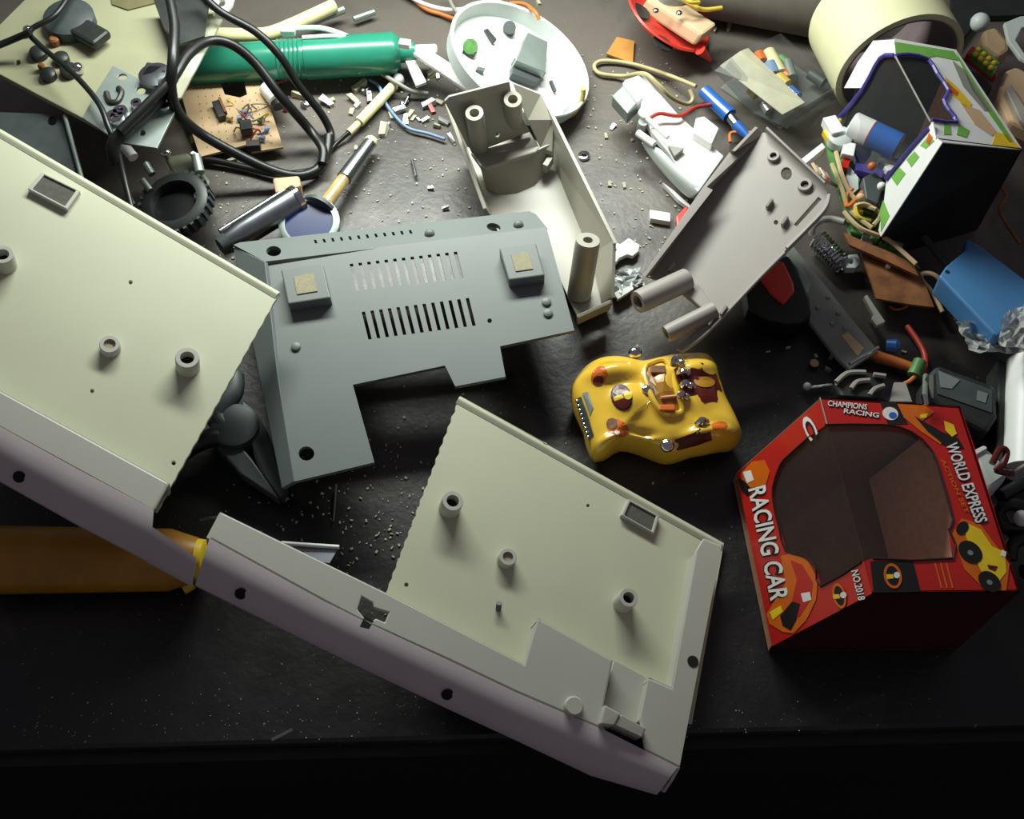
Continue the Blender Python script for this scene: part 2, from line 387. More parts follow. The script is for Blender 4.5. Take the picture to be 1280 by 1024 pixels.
for q in ([(351, 337), (403, 329), (413, 372), (360, 380)], [(624, 310), (670, 304), (681, 344), (636, 350)]):
    f_ = part('foot', MB().poly(G, q, .75, .7), 'grey', gc, bevel=.07)
    c = (sum(p[0] for p in q) / 4, sum(p[1] for p in q) / 4)
    part('foot_sticker', MB().poly(G, [(c[0] + (p[0] - c[0]) * .48, c[1] + (p[1] - c[1]) * .52) for p in q], .06, .75), 'beige', f_)
for (x, y) in ((537, 292), (648, 281)):
    part('notch_bump', MB().ball(G2(x, y, .05), .28, squash=.8), 'greyd', gc, smooth=True)
for (x, y) in ((683, 378), (685, 392), (370, 434)):
    part('stud', MB().lathe(G(x, y), G.n, [(0, .24), (.1, .24), (.14, .18)], 14), 'grey', gc, smooth=True)

# ------------------------------------------------------------------ light grey tub housing behind the cover
hz = thing('tub_housing', 'pale grey deep plastic tub housing with screw posts, standing behind the grey cover', 'housing', (670, 250))
HF = slope(700, 330, 1.0, .0, .03)
part('base_panel', MB().poly(HF, [(576, 185), (692, 172), (742, 290), (766, 378), (722, 396), (700, 350), (640, 330), (618, 280)], .2), 'lgrey', hz, bevel=.03)
def wall(a, b, c, d, t=.2, m='lgrey', name='side_wall'):   # a,b upper edge, c,d lower edge: (px,py,z)
    A, B, C_, D = P(*a), P(*b), P(*c), P(*d); n = (B - A).cross(D - A).normalized()
    return part(name, MB().prism([A, B, C_, D], n * t), m, hz, bevel=.04)
# right wall, rising towards the viewer's right, and left wall
wall((676, 118, 4.0), (768, 305, 3.6), (738, 318, 1.0), (676, 175, 1.0))
wall((766, 300, 3.6), (764, 372, 2.2), (752, 380, 1.0), (738, 318, 1.0))
wall((764, 374, 2.0), (720, 394, 2.0), (720, 402, 1.0), (760, 384, 1.0), name='end_wall')
wall((556, 130, 4.6), (604, 262, 2.6), (612, 275, 1.0), (580, 185, 1.0))
HP = PL3((560, 125, 6.9), (640, 102, 6.9), (594, 192, 2.9))
part('post_plate', MB().poly(HP, [(556, 127), (562, 121), (637, 102), (641, 122), (648, 140), (663, 165), (592, 192), (584, 182)], .18, 0,
     holes=[hole(622, 169, 3.0)]), 'lgrey', hz, bevel=.08)
part('shelf', MB().prism([P(588, 190, 2.9), P(662, 163, 2.9), P(675, 184, 2.9), P(670, 190, 2.9), P(606, 210, 2.9), P(600, 207, 2.9)], (0, 0, -.3)), 'lgrey', hz, bevel=.1)
tp_ = [(600, 208), (622, 204), (650, 195), (674, 187), (689, 180)]; bt_ = [(608, 237), (624, 243), (646, 242), (668, 233), (686, 214)]
part('scoop_wall', MB().grid([[P(a[0] + (b[0] - a[0]) * t, a[1] + (b[1] - a[1]) * t, 2.85 + (1.15 - 2.85) * t) for a, b in zip(tp_, bt_)] for t in (0, .35, .7, 1)], (0, .12, 0)), 'lgrey', hz, smooth=True)
part('corner_fillet', MB().prism([P(641, 104, 6.5), P(676, 118, 4.2), P(692, 150, 3.6), P(690, 190, 2.6), P(676, 184, 2.8), P(660, 150, 4.4)], (.1, -.1, -.3)), 'lgrey', hz, bevel=.15)
for (x, y, x2, y2, z2) in ((593, 141, 599, 185, 2.9), (641, 124, 642, 165, 3.0)):
    a, b = P(x2, y2, z2), P(x, y, 4.9); ax = (b - a)
    pb = part('screw_post', MB().ring(a, ax, .52, .27, ax.length, 18), 'lgrey', hz, smooth=True)
    part('bore', MB().lathe(a, ax, [(0, .26), (ax.length * .8, .26)], 12), 'tan', pb)
for (x, y, x2, y2, z2) in ((593, 141, 599, 185, 2.9), (641, 124, 642, 163, 2.9)):
    a, b = P(x2, y2, z2), P(x, y, 6.3); ax = (b - a)
    pb = part('screw_post', MB().ring(a, ax, .52, .27, ax.length, 18), 'lgrey', hz, smooth=True)
    part('bore', MB().lathe(a, ax, [(0, .26), (ax.length * .8, .26)], 12), 'tan', pb)
a, b = P(724, 368, 1.0), P(735, 300, 4.6); ax = b - a
pb = part('screw_post', MB().ring(a, ax, .66, .26, ax.length, 20), 'lgrey', hz, smooth=True)
part('bore', MB().lathe(a, ax, [(0, .25), (ax.length * .85, .25)], 12), 'hole', pb)
part('clip_foot', MB().box(P(685, 205, 2.0), (.5, 1, 0), (1, -.5, 0), (0, 0, 1), .8, .3, .6), 'lgrey', hz)

# ------------------------------------------------------------------ putty grey bracket cover
K = slope(900, 300, 4.2, .30, .12)
kc = thing('bracket_cover', 'putty grey plastic cover leaning up with two long hollow posts', 'cover', (900, 320))
part('plate', MB().poly(K, [(946, 167), (960, 165), (985, 183), (1030, 233), (1037, 246), (1030, 263), (1010, 285), (983, 312), (950, 347), (885, 415), (852, 440), (845, 436), (893, 392), (868, 374), (846, 358), (806, 344), (878, 240), (930, 190)],
     .22, holes=[circle(983, 217, 7, 8, 12), [(1023, 246), (1027, 249), (996, 283), (992, 281)], hole(970, 278, 3), hole(962, 200, 0.5)]), 'kgrey', kc, bevel=.05)
K2 = PL3((944, 160, 5.6), (805, 338, 4.6), (930, 200, 4.6))
part('side_flange', MB().prism([P(944, 158, 6.0), P(915, 188, 6.0), P(912, 190, 5.6), P(880, 232, 5.5), P(888, 236, 5.5), P(803, 345, 4.2), K(812, 342, -.1), K(890, 232, -.1), K(952, 166, -.1)], (.14, -.08, 0)), 'kgrey', kc, bevel=.03)
part('end_flange', MB().prism([K(955, 163, .0), K(1032, 232, .0), K(1030, 229, .6), K(957, 160, .6)], (.1, .1, 0)), 'kgrey', kc)
part('edge_rib', MB().tube([K(1037, 244, .12), K(1031, 262, .12), K(1008, 287, .12), K(984, 311, .12)], .14), 'kgrey', kc, smooth=True)
part('edge_rib', MB().tube([K(981, 316, .1), K(950, 347, .1), K(885, 415, .1), K(853, 439, .1)], .1), 'kgrey', kc, smooth=True)
for (x, y, r) in ((967, 197, .33), (1006, 233, .38)):
    c = K(x, y, 0)
    s_ = part('socket', MB().ring(c, K.n, r, r * .55, .22, 16), 'kgrey', kc, smooth=True)
    part('bore', MB().lathe(c, K.n, [(0, r * .5), (.06, r * .5)], 12), 'slate', s_)
for (x0, y0, x1, y1, r, z) in ((858, 350, 797, 378, .62, 3.9), (893, 388, 833, 418, .46, 3.3)):
    a, b = K(x0, y0, .1), P(x1, y1, z)
    pb = part('long_post', MB().ring(a, b - a, r, r * .6, (b - a).length, 20), 'kgrey', kc, smooth=True)
    part('bore', MB().lathe(a, b - a, [(0, r * .58), ((b - a).length * .93, r * .58)], 12), 'slate', pb)
part('web', MB().poly(K, [(838, 330), (870, 352), (900, 392), (890, 396), (846, 360), (820, 350)], .5, .12), 'kgrey', kc, bevel=.1)
for (x, y) in ((905, 389), (890, 402), (962, 255), (981, 277), (840, 335)):
    part('rib', MB().box(K(x, y, .15), V((.6, .8, .2)), V((1, -.6, 0)), K.n, .55, .12, .35), 'kgrey', kc)

# ------------------------------------------------------------------ yellow toy car body
YP = slope(820, 510, 0, 0, 0)
yc = thing('toy_car_body', 'shiny yellow plastic toy racing car body with chrome mirrors, beside the red box', 'toy car', (820, 520))
out = [(714, 487), (722, 470), (745, 452), (775, 450), (800, 455), (830, 449), (868, 445), (888, 448), (898, 470), (908, 500), (925, 535), (926, 548), (905, 558), (865, 566), (835, 570), (808, 561), (775, 557), (745, 571), (738, 562), (730, 535)]
def ypt(x, y, z): return P(x, y, z)
cx, cy = 822, 508
rings = []
for (k, z) in ((.97, .5), (1.0, .9), (1.0, 1.5), (.97, 2.0), (.90, 2.35), (.78, 2.6), (.6, 2.75), (.35, 2.85)):
    row = []
    for i, (x, y) in enumerate(out):
        zz = z
        if z < 1.0 and i in (12, 13, 17, 16, 3, 4): zz = z + .35
        row.append(P(cx + (x - cx) * k, cy + (y - cy) * k, 1.6) * 1.0 + V((0, 0, zz - 1.6)))
    rings.append(row)
mb = MB(); n = len(out)
for r_ in rings: mb.v += r_
for i in range(len(rings) - 1):
    for j in range(n): mb.f.append((i * n + j, i * n + (j + 1) % n, (i + 1) * n + (j + 1) % n, (i + 1) * n + j))
mb.f.append(tuple(range((len(rings) - 1) * n, len(rings) * n)))
import bmesh
from mathutils.bvhtree import BVHTree
# fenders, hood ridge and tail swell the shell: radial bumps on its vertices are added by a denser copy
def bump(x, y, cx_, cy_, rx_, ry_, rot, h):
    dx_, dy_ = x - cx_, y - cy_; c_, s_ = math.cos(rot), math.sin(rot)
    a_, b_ = (dx_ * c_ + dy_ * s_) / rx_, (-dx_ * s_ + dy_ * c_) / ry_; q = a_ * a_ + b_ * b_
    return h * (1 - q) ** 2 if q < 1 else 0
bm = bmesh.new(); vs_ = [bm.verts.new(p) for p in mb.v]
for f in mb.f: bm.faces.new([vs_[i] for i in f])
cap = [f for f in bm.faces if len(f.verts) > 4]; bmesh.ops.poke(bm, faces=cap)
for _ in range(2):
    bmesh.ops.subdivide_edges(bm, edges=bm.edges[:], cuts=1, use_grid_fill=True, smooth=.6)
def topix(p):
    v = p - CAM; d_ = v.dot(FWD); return 640 + FPX * v.dot(RT) / d_, 512 - FPX * v.dot(UP) / d_
for v in bm.verts:
    if v.co.z > 1.5:
        x, y = topix(v.co)
        v.co.z += bump(x, y, 765, 466, 46, 17, -.1, .55) + bump(x, y, 790, 552, 52, 16, -.05, .5) + bump(x, y, 868, 462, 45, 16, -.05, .45) + bump(x, y, 885, 545, 42, 18, -.1, .5) \
            + bump(x, y, 786, 500, 34, 26, .1, .35) + bump(x, y, 828, 484, 26, 42, -.1, .45) + bump(x, y, 875, 490, 34, 30, 0, .25) - bump(x, y, 805, 545, 26, 10, 0, .3)
mb = MB(); bm.verts.ensure_lookup_table(); bm.verts.index_update()
mb.v = [v.co.copy() for v in bm.verts]; mb.f = [tuple(v.index for v in f.verts) for f in bm.faces]; bm.free()
part('body_shell', mb, 'yellow', yc, smooth=True)
CB = BVHTree.FromPolygons(mb.v, mb.f)
def onc(x, y, off=.03):
    hit = CB.ray_cast(CAM, ray(x, y).normalized()); n_ = hit[1]
    if n_.z < 0: n_ = -n_
    return hit[0] + n_ * off
def patch(name, pix, m, off=.03, parent=None):
    m_ = MB(); cx_ = sum(p[0] for p in pix) / len(pix); cy_ = sum(p[1] for p in pix) / len(pix); k = len(pix); vv = [onc(cx_, cy_, off)]
    for q in (.34, .67, 1.0): vv += [onc(cx_ + (x - cx_) * q, cy_ + (y - cy_) * q, off) for x, y in pix]
    ff = [(0, 1 + i, 1 + (i + 1) % k) for i in range(k)]
    for q in (0, 1): ff += [(1 + q * k + i, 1 + (q + 1) * k + i, 1 + (q + 1) * k + (i + 1) % k, 1 + q * k + (i + 1) % k) for i in range(k)]
    m_.add(vv, ff); return part(name, m_, m, parent or yc)
def yoval(name, x, y, rx_, ry_, rot, m, off=.03, parent=None): return patch(name, circle(x, y, rx_, ry_, 18, rot), m, off, parent)
yoval('headlamp_decal', 749, 470, 9, 13, .5, 'orange'); yoval('lamp_dot', 748, 476, 7, 6, -.5, 'maroon', .05)
yoval('headlamp_decal', 772, 535, 15, 10, .5, 'orange'); yoval('lamp_dot', 765, 530, 7, 7, .4, 'pcbb', .05); yoval('lamp_dot', 771, 541, 3, 3, 0, 'txt', .06)
b_ = yoval('badge', 777, 497, 13, 17, -.35, 'txtb', .03); yoval('badge_ground', 777, 497, 11, 15, -.35, 'maroon', .045, b_)
patch('badge_bar', [(767, 497), (778, 493), (780, 498), (769, 502)], 'ylw', .06, b_); yoval('badge_dot', 785, 495, 5, 5, 0, 'ylw', .06, b_)
# cockpit with rim, seat and dashboard
cpit = [(808, 458), (832, 453), (845, 490), (852, 513), (843, 518), (828, 516), (815, 497), (805, 470)]
CZ = onc(828, 485).z
ck = patch('cockpit', cpit, 'yellowd', .04)
part('cockpit_rim', MB().tube([onc(x, y, .06) for x, y in cpit + cpit[:1]], .14), 'yellow', ck, smooth=True)
part('seat', MB().box(onc(833, 511, .08), RT, (0, 1, 0), (0, 0, 1), .8, .35, .25), 'orange', ck, bevel=.06)
part('dashboard', MB().box(onc(823, 464, .08), RT, (0, 1, 0), (0, 0, 1), .75, .45, .2), 'pcbb', ck, bevel=.05)
part('cross_bar', MB().cyl(onc(826, 498, .1), onc(846, 496, .1), .08), 'brown', ck)
patch('windscreen', [(806, 470), (810, 468), (817, 486), (822, 500), (818, 502), (808, 486)], 'slate', .06)
patch('engine_bay', [(842, 462), (858, 452), (878, 454), (895, 468), (902, 488), (896, 502), (880, 504), (862, 494), (850, 486)], 'maroon', .03)
patch('engine_badge', circle(880, 478, 13, 7, 14, .1), 'yellowd', .06)
for (x, y) in ((846, 455), (853, 465), (857, 483), (852, 496), (876, 529)):
    part('exhaust_pipe', MB().tube([onc(x - 5, y + 2, .05), onc(x, y, .35), onc(x + 6, y + 1, .08)], .16), 'chrome', yc, smooth=True)
    part('exhaust_cap', MB().ball(onc(x + 6, y + 1, .12), .2), 'chrome', yc, smooth=True)
for (x, y) in ((794, 441), (834, 557)):
    m_ = part('wing_mirror', MB().ball(P(x, y, 2.4), .36, squash=.8), 'chrome', yc, smooth=True)
    part('mirror_stem', MB().cyl(P(x, y, 2.2), P(x + 1, y + (6 if y < 500 else -8), 1.9), .14), 'chrome', m_)
part('windscreen_glint', MB().ball(onc(809, 488, .1), .26, squash=.5), 'chrome', yc, smooth=True)
patch('grille', [(721, 499), (727, 496), (734, 515), (743, 545), (737, 550), (728, 528)], 'slate', .05)
for k in range(9):
    part('grille_tooth', MB().ball(onc(723 + 1.7 * k, 502 + 5.6 * k, .08), .1), 'chrome', yc)
patch('side_print', [(843, 550), (868, 541), (877, 532), (888, 540), (890, 550), (870, 557), (846, 563)], 'maroon')
yoval('side_oval', 899, 532, 10, 5, -.1, 'orange')
patch('rear_print', [(728, 492), (735, 490), (742, 510), (738, 520)], 'metalgrey', .04)

# ------------------------------------------------------------------ red toy box with window
RB = PL3((1025, 497, 7.5), (1200, 508, 7.5), (1090, 742, 7.5))
RA = PL3((1025, 497, 7.5), (1090, 742, 7.5), (942, 700, .9))
rx = thing('toy_box', 'red cardboard toy racing car box with a wrap-around clear window, empty', 'box', (1080, 700))
topw = [(1031, 531), (1105, 531), (1140, 540), (1165, 563), (1178, 600), (1191, 649), (1186, 661), (1191, 698), (1091, 698)]
leftw = [(1077, 702), (1026, 733), (1020, 712), (1006, 695), (982, 689), (974, 660), (968, 635), (966, 610), (975, 582), (985, 570), (1013, 545)]
fold_hi = (1031, 531); fold_lo = (1080, 701)
part('top_face', MB().poly(RB, [(1025, 497), (1200, 508), (1216, 553), (1275, 740), (1090, 742), (1080, 702)] + list(reversed(topw[1:])) + [(1034, 531)], .06), 'red', rx)
part('slanted_face', MB().poly(RA, [(1025, 497), (1033, 531)] + list(reversed(leftw)) + [(1080, 702), (1090, 742), (965, 808), (920, 590)], .06), 'red', rx)
part('window_film', MB().poly(RB, [(1034, 531)] + topw[1:-1] + [(1080, 701)], .02, -.07), 'film', rx)
part('window_film', MB().poly(RA, [(1034, 531), (1080, 701)] + leftw, .02, -.07), 'film', rx)
F1, F2, F3, F4 = RB(1025, 497), RB(1200, 508), RB(1275, 740), RB(1090, 742)
L1, L4 = RA(920, 590), RA(965, 808)
def dn(p, z=.1): return V((p.x, p.y, z))
def rwall(name, top, m_out, inward, lining='brown_shaded'):
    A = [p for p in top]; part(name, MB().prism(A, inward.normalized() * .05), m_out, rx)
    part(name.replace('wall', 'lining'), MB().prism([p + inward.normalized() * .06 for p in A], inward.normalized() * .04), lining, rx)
rwall('front_wall', [L4, F4, F3, dn(F3), dn(L4)], 'red_shaded', V((0, 1, 0)))
rwall('back_wall', [L1, F1, F2, dn(F2), dn(L1)], 'red_shaded', V((0, -1, 0)))
rwall('side_wall', [F2, F3, dn(F3), dn(F2)], 'red_shaded', V((-1, 0, 0)), 'brown')
part('bottom_wall', MB().prism([dn(L1), dn(F2), dn(F3), dn(L4)], (0, 0, .06)), 'brown_shaded', rx)
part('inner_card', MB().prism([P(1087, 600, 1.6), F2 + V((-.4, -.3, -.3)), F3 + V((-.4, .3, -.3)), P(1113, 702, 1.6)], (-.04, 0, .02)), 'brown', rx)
def rdec(name, pl, pix, m, off=.02, label=None): return part(name, MB().poly(pl, pix, .012, off), m, rx, label)
# trim line around the window
for pl, w_ in ((RB, topw), (RA, leftw)):
    part('window_trim', MB().tube([pl(x, y, .02) for x, y in w_], .05, 5, 2), 'txtb', rx)
part('fold_highlight', MB().tube([RB(1025, 497, .01), RB(1034, 531, .01)], .035, 5), 'wgre', rx)
def rtext(name, s, pl, p0, p1, up, m='txt', outline=True, off=.05):
    a, b, c = pl(*p0), pl(*p1), pl(p0[0] + up[0], p0[1] + up[1])
    o_ = part(name, text_mb(s, a, b, c, pl.n * off, .02), m, rx)
    if outline: part('letter_shadow', text_mb(s, a + (a - b) * .01, b + (b - a) * .01 - (c - a) * .08, c - (c - a) * .04, pl.n * (off - .015), .07), 'txtb', o_)
    return o_
rtext('lettering', 'RACING CAR', RA, (936, 612), (964, 752), (22, -6))
rtext('lettering', 'WORLD EXPRESS', RB, (1181, 556), (1219, 655), (15, -3))
rtext('small_lettering', 'NO.2018', RA, (1065, 714), (1074, 751), (9, -2))
rtext('small_lettering', 'CHAMPIONS', RB, (1034, 508), (1083, 513), (1, -7))
rtext('small_lettering', 'RACING', RB, (1054, 517), (1098, 523), (1, -6))
rtext('small_lettering', 'ACTION SET', RB, (1175, 575), (1206, 642), (5, -1), 'orange', False)
rtext('small_lettering', 'C', RA, (1001, 528), (1014, 553), (10, -12))
for k in range(3):
    part('print_line', MB().poly(RB, [(1168 + 7 * k, 704), (1170 + 7 * k, 704), (1178 + 7 * k, 735), (1176 + 7 * k, 735)], .01, .02), 'orange', rx)
rdec('black_panel', RB, [(1088, 702), (1141, 701), (1151, 740), (1092, 741)], 'txtb')
rdec('corner_panel', RB, [(1100, 502), (1120, 503), (1135, 530), (1110, 531)], 'txtb')
rdec('round_badge', RB, circle(1113, 517, 10, 8, 18, .3), 'txt', .04); rdec('badge_blue', RB, circle(1116, 519, 5, 4, 12), 'blue', .055)
rdec('flame_print', RB, [(1122, 505), (1155, 507), (1168, 515), (1150, 528), (1178, 548), (1176, 556), (1152, 540), (1130, 522)], 'orange', .03)
rdec('flame_print', RB, [(1150, 518), (1160, 517), (1158, 522), (1151, 523)], 'ylw', .045)
rdec('dark_print', RB, [(1143, 520), (1178, 540), (1198, 548), (1205, 560), (1185, 560), (1160, 540)], 'txtb', .035)
rdec('flame_print', RB, [(1180, 526), (1192, 531), (1196, 542), (1190, 546), (1182, 538)], 'ylw', .045)
rdec('flame_print', RA, [(926, 592), (940, 577), (955, 575), (962, 590), (956, 610), (944, 618), (930, 612)], 'orange', .03)
rdec('print_patch', RA, [(928, 590), (938, 588), (942, 600), (934, 604)], 'txt', .045)
rdec('dark_print', RA, [(922, 598), (930, 601), (940, 612), (934, 620), (927, 613)], 'txtb', .04)
rdec('flame_print', RA, [(976, 695), (992, 691), (1010, 702), (1022, 725), (1020, 750), (1008, 775), (992, 792), (978, 790), (962, 780), (958, 768), (972, 745), (982, 728)], 'orange', .03)
rdec('red_print', RA, [(988, 700), (1003, 706), (1016, 728), (1014, 748), (1000, 770), (985, 778), (990, 752), (996, 725)], 'red', .04)
rdec('dark_print', RA, [(975, 770), (990, 752), (1000, 755), (995, 775), (988, 788), (978, 782)], 'txtb', .05)
rdec('flame_print', RA, [(962, 765), (976, 757), (978, 765), (966, 775)], 'ylw', .05)
rdec('print_patch', RA, [(1001, 742), (1012, 740), (1014, 750), (1004, 753)], 'txt', .05)
def emblem(pl, x, y, rx_, ry_):
    e = part('round_emblem', MB().poly(pl, circle(x, y, rx_, ry_, 22, -.25), .01, .05, holes=[circle(x, y, rx_ * .72, ry_ * .8, 22, -.25)]), 'orange', rx)
    part('emblem_ground', MB().poly(pl, circle(x, y, rx_ * .72, ry_ * .8, 18, -.25), .01, .045), 'txtb', e)
    part('emblem_bar', MB().poly(pl, [(x - 8, y - 2), (x, y - 2), (x + 1, y + 3), (x - 7, y + 4)], .01, .06), 'ylw', e)
    part('emblem_dot', MB().poly(pl, circle(x + 5, y - 1, 4, 4, 12), .01, .06), 'txt', e)
emblem(RB, 1116, 720, 11, 16); emblem(RA, 1049, 745, 8, 16)
# printed yellow buggy
rdec('flame_print', RB, [(1190, 668), (1202, 648), (1225, 655), (1262, 705), (1258, 738), (1232, 738), (1206, 712)], 'orange', .03)
pc = rdec('printed_car', RB, [(1205, 652), (1226, 662), (1240, 683), (1256, 690), (1258, 715), (1248, 728), (1230, 722), (1216, 690), (1208, 672)], 'ylw', .045)
for (x, y, a, b) in ((1213, 690, 17, 12), (1237, 727, 16, 11), (1203, 660, 7, 9)):
    wl = part('printed_wheel', MB().poly(RB, circle(x, y, a, b, 20, .7), .01, .06), 'txtb', pc)
    if a > 10: part('hub', MB().poly(RB, circle(x, y + 1, 4, 3, 12, .6), .01, .075), 'metalgrey', pc)
rdec('print_patch', RB, [(1253, 687), (1258, 690), (1257, 696), (1251, 695)], 'txt', .06)
rdec('dark_print', RB, [(1234, 706), (1247, 708), (1244, 714), (1236, 711)], 'maroon', .06)

# ------------------------------------------------------------------ green and white toy box at the top right
gb = thing('toy_box', 'green and white printed cardboard toy box with a purple edged window, holding junk', 'box', (1160, 250))
GB = PL3((1118, 48, 8.5), (1170, 170, 8.5), (1240, 125, 6.8))
GA = PL3((1118, 48, 8.5), (1170, 170, 8.5), (1100, 270, 3.0))
wB = [(1119, 70), (1135, 68), (1160, 74), (1172, 92), (1186, 113), (1180, 125), (1187, 138), (1196, 153), (1164, 150)]
wA = [(1118, 70), (1160, 154), (1160, 163), (1108, 224)]
part('right_face', MB().poly(GB, [(1118, 48), (1195, 62), (1278, 187), (1180, 178), (1170, 172), (1164, 152)] + list(reversed(wB[1:-1])) + [(1119, 70)], .06), 'white', gb)
part('left_face', MB().poly(GA, [(1108, 224), (1160, 160), (1166, 152), (1170, 172), (1178, 178), (1101, 296), (1098, 288), (1104, 260)], .06), 'white', gb)
part('left_face', MB().poly(GA, [(1118, 48), (1119, 70), (1100, 72), (1076, 110), (1055, 110), (1072, 78), (1092, 50)], .06), 'white', gb)
part('window_film', MB().poly(GB, wB[:-1] + [(1163, 152)], .02, -.07), 'film', gb)
part('window_film', MB().poly(GA, [(1118, 70), (1162, 152), (1108, 224), (1080, 215), (1050, 150), (1078, 110), (1100, 72)], .02, -.1), 'film', gb)
part('window_edge', MB().tube([GB(x, y, .02) for x, y in wB], .11, 6, 2), 'purple', gb)
part('window_edge', MB().tube([GA(x, y, .03) for x, y in ((1118, 69), (1100, 73), (1078, 112), (1045, 152))], .13, 6, 3), 'purple', gb)
part('window_edge', MB().tube([GA(x, y, .03) for x, y in ((1161, 160), (1135, 190), (1108, 224))], .13, 6, 3), 'purple', gb)
part('fold_line', MB().tube([GB(1119, 70, .0), GB(1163, 152, .0)], .05, 5), 'wgre', gb)
def gdec(name, pl, pix, m, off=.02): return part(name, MB().poly(pl, pix, .012, off), m, gb)
for q in ([(1160, 170), (1150, 182), (1157, 186), (1168, 176)], [(1143, 189), (1133, 200), (1139, 209), (1149, 196)], [(1124, 209), (1114, 222), (1121, 232), (1132, 217)], [(1104, 250), (1100, 262), (1101, 290), (1112, 270)]):
    gdec('green_check', GA, q, 'greenl')
for q in ([(1180, 154), (1188, 156), (1189, 168), (1180, 168)], [(1198, 155), (1212, 163), (1208, 172), (1196, 168)], [(1118, 52), (1192, 64), (1200, 76), (1170, 70), (1160, 72), (1120, 66)], [(1195, 66), (1204, 80), (1268, 178), (1262, 178), (1215, 112)]):
    gdec('green_check', GB, q, 'greenl')
gdec('yellow_print', GB, [(1180, 95), (1196, 108), (1215, 130), (1210, 136), (1190, 118)], 'ylw')
gdec('orange_print', GB, [(1184, 102), (1198, 115), (1196, 120), (1186, 112)], 'orange', .035)
gdec('yellow_print', GB, [(1245, 165), (1258, 168), (1276, 185), (1240, 181)], 'ylw')
gdec('tan_print', GB, [(1200, 128), (1225, 138), (1246, 165), (1240, 170), (1218, 155)], 'tan')
gdec('grey_print', GB, [(1190, 75), (1206, 88), (1240, 140), (1230, 138), (1204, 108)], 'wgre')
gdec('orange_print', GA, [(1161, 166), (1166, 172), (1162, 182), (1157, 178)], 'orange')
A_, B_, C_ = GB(1172, 174), GB(1278, 187), GA(1101, 294)
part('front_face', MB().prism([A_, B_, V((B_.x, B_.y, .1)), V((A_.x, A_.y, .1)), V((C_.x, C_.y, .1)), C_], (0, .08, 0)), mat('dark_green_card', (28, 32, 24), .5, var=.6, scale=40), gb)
D_ = GB(1195, 62)
part('far_wall', MB().prism([GB(1118, 48), D_, V((D_.x, D_.y, .1)), V((GA(1092, 50).x, GA(1092, 50).y, .1)), GA(1092, 50)], (0, -.06, 0)), 'slate', gb)
part('side_wall', MB().prism([D_, B_, V((B_.x, B_.y, .1)), V((D_.x, D_.y, .1))], (-.06, 0, 0)), 'brown', gb)
part('bottom_wall', MB().prism([P(1050, 250, .12), V((GA(1092, 50).x, GA(1092, 50).y, .12)), V((D_.x, D_.y, .12)), V((B_.x, B_.y, .12)), V((C_.x, C_.y, .12))], (0, 0, .05)), 'slate', gb)
# battery and blue bits in it
ba = thing('battery', 'blue and white cylinder battery seen through the green box window', 'battery', (1095, 170), z=.7)
a, b = P(1064, 156, 3.2), P(1124, 184, 3.2); dx = (b - a); L = dx.length
part('blue_sleeve', MB().lathe(a + dx * .42, dx, [(0, .78), (L * .56, .78), (L * .58, .7)], 22), 'blue', ba, smooth=True)
part('white_sleeve', MB().lathe(a, dx, [(0, .7), (L * .02, .78), (L * .40, .78)], 22), 'white', ba, smooth=True)
part('red_band', MB().lathe(a + dx * .40, dx, [(0, .785), (L * .02, .785)], 22), 'red', ba, smooth=True)
part('terminal', MB().lathe(a - dx * .04, dx, [(0, .28), (L * .05, .28)], 14), 'chrome', ba)
solo('plastic_scrap', 'flat blue plastic scrap lying below the battery', 'scrap', MB().poly(slope(1080, 190, 2.0, 0, .2), [(1062, 172), (1092, 182), (1088, 195), (1078, 208), (1070, 200)], .3), 'blue', bevel=.05)
solo('plastic_scrap', 'purple blue curved plastic scrap at the bottom of the green box window', 'scrap', MB().tube([P(1068, 212, 2.2), P(1085, 216, 2.2), P(1102, 222, 2.2)], .4), 'purple', smooth=True)
solo('fuse', 'small glass fuse with a white end near the purple window edge', 'fuse', MB().cyl(P(1098, 200, 2.4), P(1122, 205, 2.4), .28), 'metalgrey', smooth=True)
solo('connector', 'tiny white connector under the glass fuse', 'connector', MB().box(P(1112, 212, 2.3), (1, .4, 0), (-.4, 1, 0), (0, 0, 1), .6, .4, .4), 'white', bevel=.05)

# ------------------------------------------------------------------ tape roll
R_ = 3.8; c = P(1124, 84, R_ + .1); ax = V((-.22, 1, 0)).normalized()
tp = thing('tape_roll', 'wide pale masking tape roll standing on its rim behind the green box', 'tape', (1120, 90))
part('tape', MB().lathe(c, ax, [(0, R_), (4.6, R_), (4.8, R_ - .1), (4.8, R_ - .4), (0, R_ - .4), (-.08, R_ - .3)], 48, close=True), 'tape', tp, smooth=True)
part('core', MB().lathe(c, ax, [(.05, R_ - .4), (4.75, R_ - .4), (4.75, R_ - .55), (.05, R_ - .55)], 48, close=True), mat('core_card', (120, 106, 108), .8), tp, smooth=True)
solo('cardboard_tube', 'dim brown tube lying across the back edge of the picture', 'tube', MB().cyl(P(880, -18, 2.0), P(1060, 15, 2.0), 1.9, seg=28), mat('dull_tube', (105, 98, 88), .8), smooth=True)

